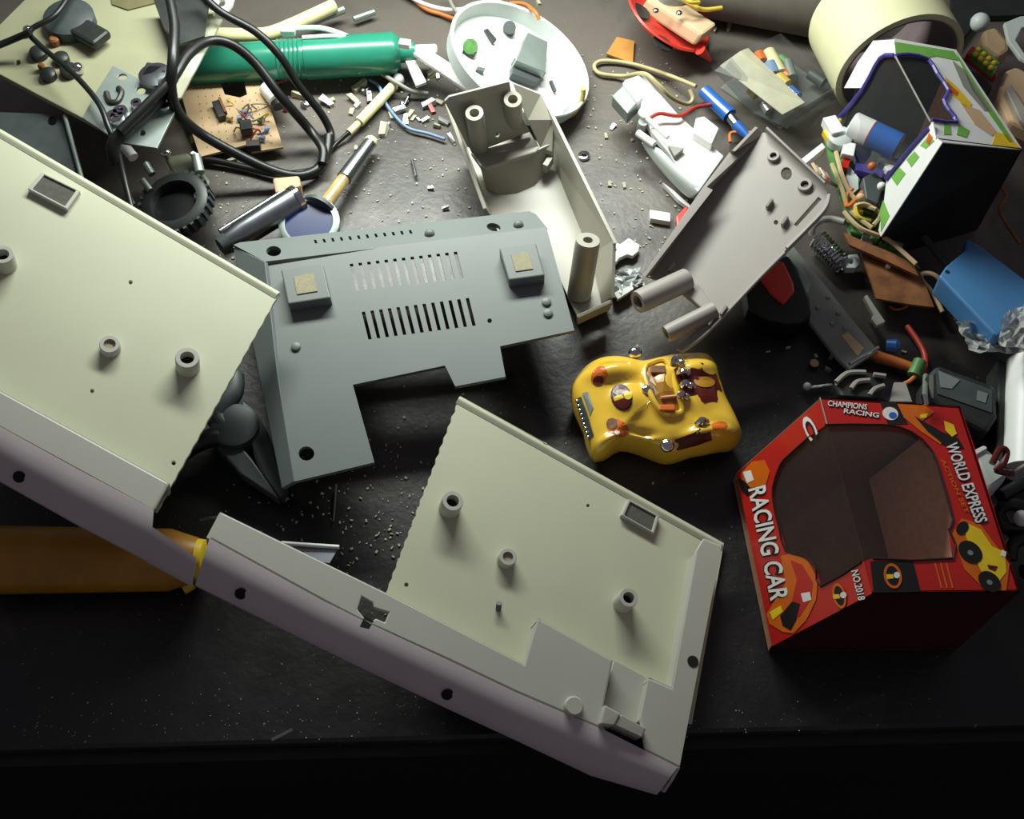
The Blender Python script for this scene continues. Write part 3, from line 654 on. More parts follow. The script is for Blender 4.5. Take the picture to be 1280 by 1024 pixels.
# ------------------------------------------------------------------ round dish with circuit
dn_ = V((.43, .03, .9)).normalized(); dc = P(652, 72, 2.9)
dd = thing('round_dish', 'round white plastic lid lying open with a small circuit inside', 'lid', (652, 80))
DP = PL(dc, dn_)
part('dish', MB().lathe(dc, dn_, [(-1.15, 4.1), (-1.0, 4.45), (0, 4.62), (.08, 4.55), (0, 4.4), (-.9, 4.2), (-.95, 4.0), (-.95, .02), (-1.15, .02)], 56, close=True), 'dish', dd, smooth=True)
part('board', MB().lathe(dc - dn_ * .94, dn_, [(0, 3.95), (.1, 3.95)], 48), 'white', dd)
def dbox(name, pix, h, m, off=-.84):
    return part(name, MB().prism([DP(x, y, off + h) for x, y in pix], -dn_ * h), m, dd, bevel=.05)
dbox('relay', [(660, 40), (685, 52), (682, 90), (645, 75)], 1.0, 'metalgrey'); dbox('relay_base', [(643, 72), (683, 90), (672, 104), (640, 92)], .5, 'slate')
part('capacitor', MB().cyl(DP(588, 60, -.84), DP(588, 58, -.3), .45), 'pcbg', dd)
part('capacitor', MB().cyl(DP(636, 38, -.84), DP(637, 34, -.3), .4), 'slate', dd)
part('jumper', MB().box(DP(612, 45, -.7), V((.6, -1, 0)), V((1, .6, 0)), dn_, 1.1, .25, .25), 'dark', dd)
part('jumper', MB().box(DP(586, 67, -.7), V((1, -.3, 0)), V((.3, 1, 0)), dn_, .8, .25, .25), 'dark', dd)
part('jumper', MB().box(DP(600, 88, -.7), V((1, -.3, 0)), V((.3, 1, 0)), dn_, .5, .3, .25), 'slate', dd)
part('jumper', MB().box(DP(691, 108, -.7), V((.3, -1, 0)), V((1, .3, 0)), dn_, .9, .15, .15), 'slate', dd)
solo('coax_wire', 'short yellow wire curling out under the right of the white lid', 'wire', MB().tube([P(729, 110, 2.4), P(727, 125, 1.2), P(715, 143, .5), P(696, 147, .4)], .16), 'wyel', smooth=True)

# ------------------------------------------------------------------ white mechanism
wm = thing('mechanism', 'white plastic slide mechanism with blocks and a curved shell, overexposed', 'mechanism', (840, 180))
WP = slope(840, 180, 1.8, .02, .02)
part('chassis', MB().poly(WP, [(780, 100), (803, 92), (826, 118), (850, 145), (905, 195), (873, 240), (850, 215), (838, 193), (815, 165)], .5), 'white', wm, bevel=.08)
mg = part('block', MB().poly(WP, [(765, 119), (782, 103), (803, 122), (785, 142)], .9, .8), 'metalgrey', wm, bevel=.08)
part('block_rim', MB().poly(WP, [(778, 103), (785, 100), (804, 122), (797, 128)], .3, 1.0), 'white', mg, bevel=.05)
part('block', MB().poly(WP, [(870, 147), (880, 145), (899, 160), (890, 180), (866, 165)], .7, .6), 'white', wm, bevel=.08)
part('spool', MB().cyl(WP(800, 148, -.6), WP(805, 140, .7), .32), 'white', wm, smooth=True)
part('spool', MB().cyl(WP(801, 162, -.6), WP(804, 152, .2), .28), 'dish', wm, smooth=True)
part('bar', MB().cyl(WP(797, 166, .2), WP(818, 181, .2), .22), 'white', wm)
part('bar', MB().cyl(WP(809, 148, .6), WP(835, 172, .6), .15), 'white', wm)
part('tab', MB().poly(WP, [(836, 182), (855, 185), (843, 195)], .3, .35), 'wgre', wm)
part('curved_shell', MB().grid([[WP(797, 170, -.6), WP(815, 200, -.7), WP(840, 228, -.8), WP(865, 253, -.9)], [WP(806, 178, .1), WP(828, 203, .1), WP(852, 228, .0), WP(874, 244, -.1)], [WP(825, 180, .3), WP(845, 205, .3), WP(862, 222, .2), WP(880, 235, .1)]], (0, 0, -.2)), 'dish', wm, smooth=True, sub=1)
part('foot_strip', MB().poly(slope(840, 240, .4, 0, 0), [(828, 228), (848, 250), (865, 262), (862, 256), (842, 238)], .3), 'white', wm)

# ------------------------------------------------------------------ green tube tool and white sticks
gt = thing('hand_pump', 'long glossy green plastic tube of a desoldering pump', 'tool', (380, 90))
a, b = P(236, 82, 1.6), P(500, 66, 1.6); d = b - a; L = d.length
part('barrel', MB().lathe(a, d, [(0, 1.0), (.3, 1.15), (L * .55, 1.2), (L * .552, 1.27), (L * .97, 1.27), (L, .95)], 32), 'green', gt, smooth=True)
part('tip', MB().lathe(b, d, [(0, .62), (.9, .6), (1.0, .4)], 20), 'green', gt, smooth=True)
part('nozzle', MB().lathe(b + d.normalized() * .9, d, [(0, .42), (1.3, .4), (1.4, .3)], 16), 'white', gt, smooth=True)
part('plug', MB().box(P(506, 55, 3.0), (1, -.2, 0), (.2, 1, 0), (0, 0, 1), .7, .5, .4), 'white', gt, bevel=.05)
for k in range(6):
    part('grip_ring', MB().lathe(a + d * (.42 + .02 * k), d, [(0, 1.19), (.08, 1.26), (.16, 1.19)], 28), 'green', gt, smooth=True)
solo('plastic_strip', 'wide bright white flat strip slanting from the green tube to the tub housing', 'strip', MB().poly(slope(560, 90, 2.2, .03, 0), [(516, 66), (530, 58), (606, 106), (587, 115)], .25), 'white', bevel=.05)
solo('plastic_strip', 'short white strip pointing down beside the end of the green tube', 'strip', MB().poly(slope(520, 90, 1.5, 0, 0), [(505, 72), (516, 69), (533, 102), (520, 107)], .25), 'white', bevel=.05)
solo('stick', 'long off-white stick behind the green tube, bending up right', 'stick', MB().tube([P(262, 43, 1.6), P(320, 44, 1.6), P(352, 37, 1.6), P(418, 7, 1.6)], .45, 10, 3), 'wood', smooth=True)
solo('stick', 'short white stick crossing behind the green tube', 'stick', MB().tube([P(350, 37, 2.4), P(400, 35, 2.4), P(438, 47, 2.0)], .16), 'white', smooth=True)
solo('stick', 'thin white stick just above the green tube', 'stick', MB().tube([P(378, 47, 2.9), P(420, 45, 2.9), P(440, 49, 2.4)], .13), 'white', smooth=True)
solo('connector', 'small white plug on the long off-white stick', 'connector', MB().box(P(360, 39, 2.6), (1, 0, 0), (0, 1, 0), (0, 0, 1), .9, .5, .5), 'white', bevel=.1)
solo('stick', 'faint grey stick at the back behind the off-white stick', 'stick', MB().tube([P(385, 30, 1.0), P(430, 12, 1.0)], .25), 'metalgrey', smooth=True)
solo('stick', 'short faint grey stick right of the other grey stick', 'stick', MB().tube([P(442, 24, .6), P(468, 15, .6)], .2), 'metalgrey', smooth=True)
sw = thing('swab', 'white stick swab lying diagonally beside the brown circuit board', 'swab', (465, 135))
part('stem', MB().cyl(P(436, 166, .5), P(476, 128, .5), .22), 'wood', sw, smooth=True)
part('sleeve', MB().cyl(P(449, 153, .55), P(492, 107, .55), .32), 'wood', sw, smooth=True)
part('bud', MB().ball(P(498, 100, .6), .38, squash=1.1), 'white', sw, smooth=True)

# antenna / screwdriver rod with a washer head
an = thing('screwdriver', 'slim screwdriver with an amber shaft and round collar pointing up right', 'screwdriver', (430, 230))
a, b = P(402, 262, 1.3), P(463, 178, 1.0); d = b - a
part('shaft', MB().cyl(a, b, .42, .34, 16), 'amber', an, smooth=True)
part('sleeve', MB().cyl(a + d * .45, b, .46, .4, 16), 'steel', an, smooth=True)
part('end_cap', MB().ball(b, .42, d), 'wood', an, smooth=True)
part('collar', MB().lathe(a - d.normalized() * .3, d, [(0, 1.2), (.22, 1.2), (.3, .7)], 28), 'slate', an, smooth=True)
part('ferrule', MB().lathe(a - d.normalized() * .1, d, [(0, .9), (.5, .6)], 20), 'metalgrey', an, smooth=True)
dl = thing('disc', 'navy blue disc with a pale rim tucked behind the grey cover', 'disc', (385, 275))
c = P(388, 283, 1.4)
part('rim', MB().ring(c, (0, -.15, 1), 1.7, 1.35, .5, 32), 'metalgrey', dl, smooth=True)
part('face', MB().lathe(c, (0, -.15, 1), [(0, 1.34), (.35, 1.34)], 28), mat('navy', (35, 50, 100), .3), dl)
fl_ = thing('metal_tube', 'shiny metal tube lying behind the upper left corner of the grey cover', 'tube', (330, 275))
a, b = P(285, 303, 1.8), P(368, 252, 1.8); d = b - a; L = d.length
part('barrel', MB().lathe(a, d, [(0, .6), (L * .2, .75), (L, .8)], 24), 'steel', fl_, smooth=True)
part('rim', MB().ring(b, d, .86, .55, .35, 24), 'chrome', fl_, smooth=True)
part('lens', MB().lathe(a - d.normalized() * .5, d, [(0, .5), (.5, .62)], 20), 'slate', fl_, smooth=True)
solo('rod', 'thin dark metal rod resting beside the shiny metal tube', 'rod', MB().cyl(P(275, 290, 1.2), P(350, 243, 1.2), .2), 'steel', smooth=True)
solo('end_cap', 'beige square ended plastic cap above the shiny metal tube', 'cap', MB().poly(slope(358, 232, 1.2, 0, 0), [(340, 222), (374, 219), (376, 232), (345, 245)], 1.0), 'tan', bevel=.15)

# ------------------------------------------------------------------ perfboard
pf = thing('perfboard', 'tan perforated prototype board with notched top and tangled parts', 'circuit board', (285, 150))
PP = slope(285, 145, .8, 0, .03)
outl = [(228, 122), (238, 104), (274, 100), (281, 118), (300, 122), (309, 118), (304, 97), (322, 96), (333, 120), (354, 184), (314, 190), (312, 180), (250, 196), (238, 160)]
hl = []
for i in range(11):
    for j in range(9):
        x = 246 + i * 9 + j * 1.6; y = 112 + j * 9 - i * .6
        if x < 345: hl.append((x, y))
def inside(x, y, pg):
    r = False
    for i in range(len(pg)):
        (x1, y1), (x2, y2) = pg[i], pg[i - 1]
        if (y1 > y) != (y2 > y) and x < (x2 - x1) * (y - y1) / (y2 - y1) + x1: r = not r
    return r
hh = [[(x - .9, y), (x, y - .9), (x + .9, y), (x, y + .9)] for x, y in hl if all(inside(x + a, y + b, outl) for a in (-4, 4) for b in (-4, 4))]
part('board', MB().poly(PP, outl, .16, 0, holes=hh), 'perf', pf)
part('chip', MB().box(PP(274, 138, .25), V((.45, -1, 0)), V((1, .45, 0)), PP.n, 1.4, .45, .4), 'dark', pf, bevel=.04)
part('chip_back', MB().box(PP(279, 134, .3), V((.45, -1, 0)), V((1, .45, 0)), PP.n, 1.3, .15, .5), 'pcbb', pf)
part('transistor', MB().box(PP(308, 160, .4), V((1, .2, 0)), V((-.2, 1, 0)), PP.n, .7, .8, .7), 'dark', pf, bevel=.08)
part('heat_sink', MB().box(PP(317, 182, .3), V((1, .1, 0)), V((-.1, 1, 0)), PP.n, .8, .5, .5), 'black', pf, bevel=.05)
for k in range(14):
    x = random.uniform(290, 330); y = random.uniform(130, 180)
    part('lead', MB().tube([PP(x, y, .1), PP(x + random.uniform(-12, 12), y - 6, random.uniform(.4, .9)), PP(x + random.uniform(-18, 18), y + random.uniform(-8, 12), .15)], .05, 5), random.choice(['wblu', 'wyel', 'steel', 'wgre', 'wred']), pf)
for (x, y) in ((296, 148), (304, 140), (322, 150), (330, 162), (325, 172), (284, 146)):
    part('resistor', MB().cyl(PP(x, y, .25), PP(x + 6, y + random.uniform(-4, 4), .25), .14, seg=10), random.choice(['wblu', 'amber', 'pcbg']), pf, smooth=True)
cp = thing('capacitor', 'white cylinder capacitor standing beside the perforated board', 'capacitor', (345, 125))
a, b = P(334, 111, 1.0), P(347, 127, 1.3)
part('can', MB().cyl(a, b, .5, seg=20), 'white', cp, smooth=True); part('dark_end', MB().cyl(b, P(350, 133, 1.2), .46, seg=20), 'dark', cp)

# ------------------------------------------------------------------ cream chassis at the top left, with bracket
lc = thing('metal_chassis', 'blurry cream metal chassis plate with knobs at the top left corner', 'chassis', (120, 80))
LP = slope(120, 80, 4.5, -.05, .05)
part('plate', MB().poly(LP, [(60, -30), (-60, 90), (0, 93), (60, 125), (132, 163), (165, 150), (222, 121), (262, 40), (275, -30)], .4, holes=[hole(22, 78, 3.5)]), mat('aged_cream', (160, 160, 128), .6, var=.1, scale=25), lc, bevel=.05)
part('side_strip', MB().poly(LP, [(205, 128), (226, 122), (278, 24), (262, 18)], .15, .25), 'cream', lc, bevel=.05)
part('motor', MB().lathe(LP(90, 32), LP.n, [(0, 1.45), (.7, 1.45), (.9, 1.1)], 24), 'slate', lc, smooth=True)
part('motor_arm', MB().box(LP(112, 42, .6), V((1, -.7, 0)), V((.7, 1, 0)), LP.n, 2.2, 1.4, .6), 'dark', lc, bevel=.2)
part('yellow_mark', MB().box(LP(84, 43, .3), V((1, -.7, 0)), V((.7, 1, 0)), LP.n, .8, .4, .5), 'ylw', lc, bevel=.05)
part('dark_window', MB().poly(LP, [(135, -20), (195, -20), (200, 2), (160, 12), (140, 5)], .1, .1), mat('olive', (110, 108, 72), .6), lc)
for (x, y, r) in ((50, 70, .5), (70, 55, .3), (62, 97, .45), (88, 92, .5), (54, 88, .2), (78, 77, .45)):
    part('knob', MB().lathe(LP(x, y), LP.n, [(0, r), (.4, r), (.5, r * .7)], 14), 'dark' if r > .42 else 'pcbb', lc, smooth=True)
for (x, y, r) in ((97, 86, .36), (35, 38, .3)):
    part('bright_screw', MB().ball(LP(x, y, .3), r), 'chrome', lc, smooth=True)
part('dark_flap', MB().poly(LP, [(192, 0), (262, -4), (255, 45), (225, 55), (205, 35)], .2, 1.2), 'dark', lc)
part('white_lug', MB().poly(LP, [(245, -12), (295, -12), (290, 5), (282, 15), (262, 8)], .3, 1.5, holes=[hole(277, 3, 5)]), 'white', lc, bevel=.05)
bp = thing('metal_bracket', 'galvanised grey metal bracket plate with screws and punched holes', 'bracket', (155, 130), z=5)
BP = slope(155, 130, 5.8, 0, .0)
part('plate', MB().poly(BP, [(141, 82), (200, 112), (182, 134), (222, 132), (196, 185), (150, 178), (103, 147), (120, 115)], .15, 0,
     holes=[circle(176, 113, 6, 5, 10), hole(178, 166, 4), circle(153, 96, 6, 4, 10), circle(135, 122, 3.5, 4, 8)]), 'metalgrey', bp, bevel=.04)
part('embossed_hook', MB().tube([BP(133, 116, .05), BP(137, 127, .05), BP(147, 127, .05), BP(152, 116, .05), BP(148, 110, .05)], .17), 'dark', bp, smooth=True)
part('motor_clip', MB().poly(BP, [(173, 96), (183, 77), (205, 80), (215, 95), (200, 110), (190, 92)], .3, .5), 'dark', bp, bevel=.08)
part('motor_disc', MB().lathe(BP(195, 97, .2), BP.n, [(0, .9), (.25, .9), (.3, .7)], 20), 'steel', bp, smooth=True)
for (x, y, r) in ((205, 134, .5), (152, 143, .4), (172, 133, .3), (145, 150, .5)):
    sc_ = part('screw', MB().ring(BP(x, y, .0), BP.n, r, r * .45, .35, 16), 'chrome', bp, smooth=True)
    part('screw_slot', MB().lathe(BP(x, y, .02), BP.n, [(0, r * .42), (.2, r * .42)], 10), 'dark', sc_)
solo('slate_panel', 'dark slate panel with a pale right edge, behind the left end of the cream casing', 'panel', MB().poly(slope(50, 180, 3.6, 0, 0), [(-60, 138), (82, 143), (105, 232), (80, 245), (-60, 160)], .3, holes=[hole(65, 151, 6)]), 'slate', bevel=.08)
solo('rod', 'thin grey rod along the right edge of the slate panel', 'rod', MB().cyl(P(81, 145, 3.9), P(103, 225, 3.9), .12), 'metalgrey')

# ------------------------------------------------------------------ black cables
def cable(label, pts, r, m='black', name='cable', cat='cable', n=8):
    return solo(name, label, cat, MB().tube([P(*p) for p in pts], r, 10, n), m, smooth=True)
cable('thick black cable hanging straight down over the cream chassis then looping right', [(208, -20, 8.5), (218, 30, 8.2), (216, 75, 8), (214, 110, 7), (222, 140, 5.5), (248, 165, 3.6), (295, 192, 2.2), (340, 213, 1.2), (372, 220, .8), (396, 212, .6), (408, 192, .6), (411, 170, .8)], .30)
cable('black cable arching over the green tube from the chassis', [(150, 165, 6.6), (190, 125, 7), (216, 98, 7.2), (236, 68, 7), (260, 52, 6.5), (288, 55, 6), (318, 78, 5), (352, 122, 3.5), (385, 160, 1.4), (403, 185, 1.1), (403, 205, .9)], .28)
cable('long black cable curving from the top edge down over the green tube', [(240, -20, 7.2), (275, 14, 6.5), (320, 40, 5.8), (350, 70, 4.8), (372, 105, 3.2), (400, 140, 1.5), (413, 165, .5), (412, 182, .4)], .24)
cable('thin dark cable crossing the knobs of the cream chassis', [(95, -20, 6.5), (70, 18, 6.4), (38, 38, 6.2), (48, 55, 6), (80, 82, 6.2), (104, 105, 6.4), (125, 132, 6.6), (136, 160, 6.4), (146, 185, 5.8), (155, 222, 5), (165, 262, 4.5)], .16)
cable('dark cable running off the left edge beside the chassis', [(-30, 68, 5.8), (10, 52, 6), (38, 40, 6.5)], .2)
cable('thick black cable crossing the metal bracket', [(216, 96, 6.6), (195, 128, 6.4), (160, 160, 6.4), (142, 180, 6.1), (145, 205, 5.2)], .36)
cable('thin black cable leading off the cable loop beside the swab', [(403, 200, .3), (420, 180, .3), (436, 166, .5)], .14)
cable('dark cable lying across the dusty table below the perforated board', [(225, 200, .4), (262, 200, .4), (310, 210, .35), (350, 218, .4), (400, 212, .3)], .2)

# knurled black knob
kn = thing('knurled_knob', 'black ribbed round knob behind the edge of the cream casing', 'knob', (222, 275))
kc_ = P(225, 262, 1.6)
part('ring', MB().ring(kc_, (-.15, -.1, 1), 1.95, 1.35, .9, 36), 'dark', kn, smooth=True)
part('face', MB().lathe(kc_, (-.15, -.1, 1), [(0, 1.34), (.3, 1.34), (.35, .5)], 28), 'black', kn, smooth=True)
kx, ky, kz = frame((-.15, -.1, 1))
for k in range(28):
    a_ = 2 * math.pi * k / 28; p = kc_ + (kx * math.cos(a_) + ky * math.sin(a_)) * 2.0 + kz * .45
    part('rib', MB().box(p, (p - kc_), kz, kz.cross(p - kc_), .2, .8, .2), 'slate', kn)
solo('lever', 'dull olive plastic lever behind the knurled knob', 'lever', MB().poly(slope(240, 225, 2.0, 0, 0), [(205, 195), (235, 190), (262, 225), (262, 250), (245, 245), (215, 215)], .5), mat('olive_dark', (88, 92, 72), .5), bevel=.15)
solo('screw', 'bright domed screw head on the olive lever', 'screw', MB().ball(P(249, 244, 2.4), .35, squash=.6), 'chrome', smooth=True)
for (x0, y0, x1, y1, r, l) in ((153, 180, 167, 197, .3, 'white plug pin below the metal bracket'), (182, 205, 190, 218, .22, 'dull metal pin right of the white plug pin'), (178, 225, 188, 238, .18, 'short metal pin above the casing edge'),
    (159, 240, 166, 256, .14, 'bright bare wire end touching the casing edge'), (245, 195, 250, 216, .28, 'glassy diode below the perforated board')):
    solo('pin', l, 'pin', MB().cyl(P(x0, y0, 2.6), P(x1, y1, 2.4), r), 'metalgrey' if r < .3 else 'white', smooth=True)
solo('screw', 'bright round screw head beside the white plug pin', 'screw', MB().ball(P(207, 191, 2.3), .32, squash=.7), 'chrome', smooth=True)

# ------------------------------------------------------------------ pliers
pr = thing('pliers', 'dark grey pliers lying with jaws pointing down right, under the casing', 'pliers', (310, 550))
QP = slope(310, 550, 1.3, -.02, 0)
part('jaw', MB().poly(QP, [(300, 498), (316, 510), (334, 538), (359, 608), (350, 622), (325, 590), (318, 574), (312, 548)], .9), 'slate', pr, bevel=.15)
part('jaw', MB().poly(QP, [(270, 558), (288, 546), (302, 558), (316, 575), (328, 592), (349, 623), (345, 622), (300, 592)], .8, -.05), 'slate', pr, bevel=.15)
part('pivot', MB().lathe(QP(297, 540, -.5), QP.n, [(0, 1.2), (.75, 1.2), (.85, 1.0)], 24), 'slate', pr, smooth=True)
part('rivet', MB().ball(QP(317, 533, .1), .3, squash=.5), 'chrome', pr, smooth=True)
part('handle', MB().tube([QP(290, 540, -.3), QP(270, 520, 0), QP(290, 492, .1), QP(292, 470, .1)], .55, 12), 'slate', pr, smooth=True)
part('handle', MB().tube([QP(285, 548, -.3), QP(262, 548, 0), QP(235, 560, .1), QP(205, 585, .1)], .5, 12), 'black', pr, smooth=True)

# yellow tool case bottom left, blade, needle
yb = thing('yellow_casing', 'amber yellow plastic tool body under the left end of the cream casing', 'tool', (110, 700))
ax0, ax1 = P(-40, 700, 1.6), P(248, 700, 1.6)
rows = []
for t in range(9):
    u = t / 8; c = ax0.lerp(ax1, u); r = 1.65 * (1 - .12 * u - (0.25 if t == 8 else 0)); row = []
    for k in range(17):
        a_ = math.pi * 2 * k / 16; row.append(c + V((0, math.cos(a_) * r, math.sin(a_) * r * .9)))
    rows.append(row)
part('body', MB().grid(rows), 'yellowd', yb, smooth=True)
part('end_plug', MB().lathe(ax1, (1, 0, 0), [(0, 1.0), (.3, .95), (.4, .8)], 20), 'ylw', yb, smooth=True)
part('foot', MB().cyl(P(228, 735, .5), P(240, 728, .5), .35), 'ylw', yb, smooth=True)
solo('blade', 'thin triangular steel blade sticking out from under the ledge of the casing', 'blade', MB().poly(slope(390, 690, 1.1, .02, -.1), [(350, 678), (424, 683), (412, 704), (380, 700)], .07), 'steel')
solo('rod', 'thin white stick lying behind the blade', 'rod', MB().cyl(P(352, 679, 1.2), P(424, 684, 1.2), .1), 'white')
solo('needle', 'thin steel needle on the dark table below the grey cover', 'needle', MB().cyl(P(420, 606, .3), P(417, 652, .2), .07, .04), 'steel')
solo('wire', 'short bright bare wire behind the yellow tool body', 'wire', MB().tube([P(250, 651, 1.0), P(262, 648, 1.1), P(275, 647, 1.1)], .08), 'steel')

# ------------------------------------------------------------------ red disc with motor, cardboard chip, wires at the top
rd = thing('red_cover', 'translucent red round plastic cover with a motor, near the top edge', 'cover', (835, 40))
rn = V((.45, .1, .88)).normalized(); rc = P(836, 22, 1.9)
part('disc', MB().lathe(rc, rn, [(-.6, 2.2), (0, 3.0), (.1, 2.9), (-.4, 2.0), (-.45, .02), (-.65, .02)], 36, close=True), 'redplastic', rd, smooth=True)
part('motor', MB().box(rc + rn * .4 + V((.3, -.4, 0)), (1, -1.0, 0), (1, 1, 0), rn, 4.6, 1.4, 1.0), 'tan', rd, bevel=.2)
part('motor_can', MB().lathe(rc + V((0, 1.0, .2)), rn, [(0, 1.0), (1.0, 1.0)], 20), 'metalgrey', rd, smooth=True)
for (x, y) in ((820, 13), (849, 16)): part('contact', MB().ball(P(x, y, 3.2), .2, squash=.6), 'steel', rd)
part('nozzle', MB().cyl(P(875, 62, 1.6), P(888, 76, .6), .35, .12), 'redplastic', rd, smooth=True)
for (x, y) in ((828, 55), (800, 15)): part('opening', MB().lathe(PL(rc, rn)(x, y, -.3), rn, [(0, .7), (.1, .7)], 14), 'dark', rd)
solo('card_scrap', 'square scrap of brown card lying beside the red cover', 'card', MB().poly(flat(.25), [(758, 67), (771, 46), (793, 51), (791, 79)], .15), mat('ochre_card', (190, 135, 60), .8))
def wire(label, pts, r, m, n=8): return cable(label, pts, r, m, 'wire', 'wire', n)
wire('beige wire looping left of the white mechanism', [(870, 108, 1.2), (830, 92, .6), (790, 80, .3), (755, 76, .3), (743, 82, .3), (750, 92, .3), (780, 95, .5), (805, 92, 2.3), (822, 105, 2.3), (840, 122, 1.5), (858, 130, .6), (866, 124, .6), (862, 112, .9)], .13, 'wbei')
wire('thin red wire joining the white mechanism to the blue tool', [(812, 148, 2.4), (825, 142, 2.4), (850, 145, 2.2), (868, 135, 1.5), (888, 131, .9)], .12, 'wred')
wire('orange wire hooked beside the tip of the blue tool', [(913, 178, .6), (913, 167, .6), (925, 165, .7), (940, 166, .8)], .1, 'wora')
wire('yellow green wire curling off the top of the red cover', [(850, -5, 3.5), (864, 6, 3.4), (880, 12, 3.2), (902, 10, 3)], .14, 'wyel')
wire('second yellow green wire end above the red cover', [(852, -10, 4), (862, 2, 4), (874, 3, 3.8)], .12, 'wyel')
wire('white wire running from the top edge to the round white lid', [(500, -12, .5), (528, 4, .5), (558, 12, .5), (585, 11, .8), (600, 10, 1.2)], .14, 'white')
wire('copper orange wire under the white wire at the top', [(505, -12, .3), (530, 10, .3), (552, 18, .3), (578, 27, .5)], .13, 'wora')
wire('grey wire meeting the rim of the round white lid', [(558, -12, 1), (566, 8, 1), (578, 22, 1), (582, 28, 1)], .12, 'wgre')
wire('thick grey and white wire behind the round lid', [(600, 13, 1.2), (612, 4, 1.2), (622, -14, 1.2)], .18, 'wgre')
wire('orange and yellow wire behind the round lid', [(614, 13, 1.4), (624, 2, 1.4), (630, -14, 1.4)], .2, 'wyel')
wire('copper wire arching over the top of the round lid', [(638, 4, 2), (655, 5, 2.4), (668, 14, 3), (674, 24, 2.8)], .12, 'wora')
wire('fine blue wire curving across the table left of the tub housing', [(462, 100, .3), (474, 108, .3), (480, 125, .3), (492, 143, .3), (510, 160, .3), (535, 167, .3), (556, 174, .3)], .1, 'wblu')
wire('grey plastic coated wire end beside the swab bud', [(474, 90, .9), (495, 103, 1.0), (515, 114, .6), (535, 117, .4)], .13, 'wgre')
wire('thin red wire from the perforated board under the green tube', [(325, 108, .6), (345, 104, .6), (365, 98, .6)], .08, 'wred')

# blue handled tool, clear tray of parts
bt = thing('blue_tool', 'small bright blue handled trimming tool behind the white mechanism', 'tool', (900, 140))
part('handle', MB().cyl(P(880, 114, .8), P(912, 145, .8), .42, .48), 'blue', bt, smooth=True)
part('shank', MB().cyl(P(912, 145, .8), P(922, 158, .8), .3), 'steel', bt, smooth=True)
part('tip', MB().cyl(P(920, 156, .8), P(936, 172, .8), .34, .2), 'blue', bt, smooth=True)
ct = thing('clear_tray', 'clear plastic parts tray full of components, tilted, left of the tape roll', 'tray', (960, 120))
def cwall(pts, t=(0, 0, -.06), m='filmd', name='tray_wall'): return part(name, MB().prism([P(*p) for p in pts], t), m, ct)
cwall([(893, 88, 2.5), (930, 61, 3.0), (1008, 128, 2.2), (985, 160, .6), (940, 140, .5)], name='near_wall')
part('flap', MB().prism([P(925, 64, 3.1), P(935, 60, 3.1), (P(1006, 128, 2.6)), P(978, 143, 2.2), P(900, 82, 2.4)], (0, 0, -.05)), mat('milky_film', (190, 188, 160), .5, alpha=.75), ct)
cwall([(930, 61, 3.0), (975, 42, 2.6), (1048, 105, 2.4), (1008, 128, 2.2)], name='tray_top', m='film')
cwall([(975, 42, 2.6), (1048, 105, 2.4), (1045, 112, .2), (975, 60, .2)], (.05, .05, 0), 'film')
cwall([(1048, 106, 2.4), (975, 150, 1.6), (975, 160, .3), (1046, 118, .3)], (0, -.05, 0))
part('tray_floor', MB().prism([P(900, 110, .1), P(965, 62, .1), P(1040, 115, .1), P(975, 162, .1)], (0, 0, .06)), 'filmd', ct)
for (x0, y0, x1, y1, r, m, l) in ((960, 66, 975, 93, .45, 'wood', 'white capacitor in the clear tray'), (948, 68, 953, 78, .38, 'orange', 'orange capacitor in the clear tray'),
    (962, 82, 968, 96, .5, 'wblu', 'dull blue capacitor in the clear tray'), (984, 78, 990, 98, .35, 'metalgrey', 'silver crystal in the clear tray'), (986, 112, 997, 122, .35, 'blue', 'bright blue resistor in the clear tray'),
    (975, 72, 985, 80, .3, 'pcbg', 'green capacitor in the clear tray'), (972, 95, 984, 106, .35, 'wyel', 'yellowish part in the clear tray'), (1012, 92, 1030, 104, .35, 'slate', 'dark chip part at the right of the clear tray'),
    (978, 90, 986, 96, .3, 'wora', 'orange film part in the clear tray'), (938, 112, 946, 120, .3, 'wyel', 'yellow part at the near end of the clear tray'), (955, 130, 962, 140, .3, 'solder', 'small shiny part near the tray corner')):
    solo('component', l, 'component', MB().cyl(P(x0, y0, 1.0), P(x1, y1, 1.0), r, seg=14), m, smooth=True)
solo('film_sheet', 'smoky grey clear sheet leaning between the tray and the green box', 'sheet', MB().prism([P(978, 155, 2.2), P(1045, 108, 2.8), P(1050, 118, 2.0), P(1010, 160, 1.0)], (0, 0, -.05)), 'filmd')

# ------------------------------------------------------------------ circuit board with coloured wires, between the covers
cb = thing('circuit_board', 'green brown circuit board with a white connector and coloured wires, right of the bracket cover', 'circuit board', (1060, 230))
CP = slope(1060, 230, 2.0, .05, .1)
part('board', MB().poly(CP, [(1030, 175), (1052, 172), (1066, 200), (1075, 225), (1072, 245), (1090, 255), (1102, 285), (1150, 335), (1115, 320), (1062, 300), (1055, 262), (1040, 215)], .16), 'pcbg', cb)
part('paper_label', MB().poly(CP, [(1060, 205), (1073, 222), (1073, 236), (1066, 242), (1058, 222)], .05, .2), 'dish', cb)
part('red_part', MB().box(CP(1057, 204, .3), (.4, 1, 0), (1, -.4, 0), CP.n, 1.0, .4, .4), 'red', cb)
part('connector', MB().box(CP(1041, 160, .6), (.3, -1, 0), (1, .3, 0), CP.n, 1.3, .8, .7), 'white', cb, bevel=.05)
part('connector', MB().box(CP(1060, 189, .5), (1, -.3, 0), (.3, 1, 0), CP.n, .7, 1.0, .5), 'white', cb, bevel=.05)
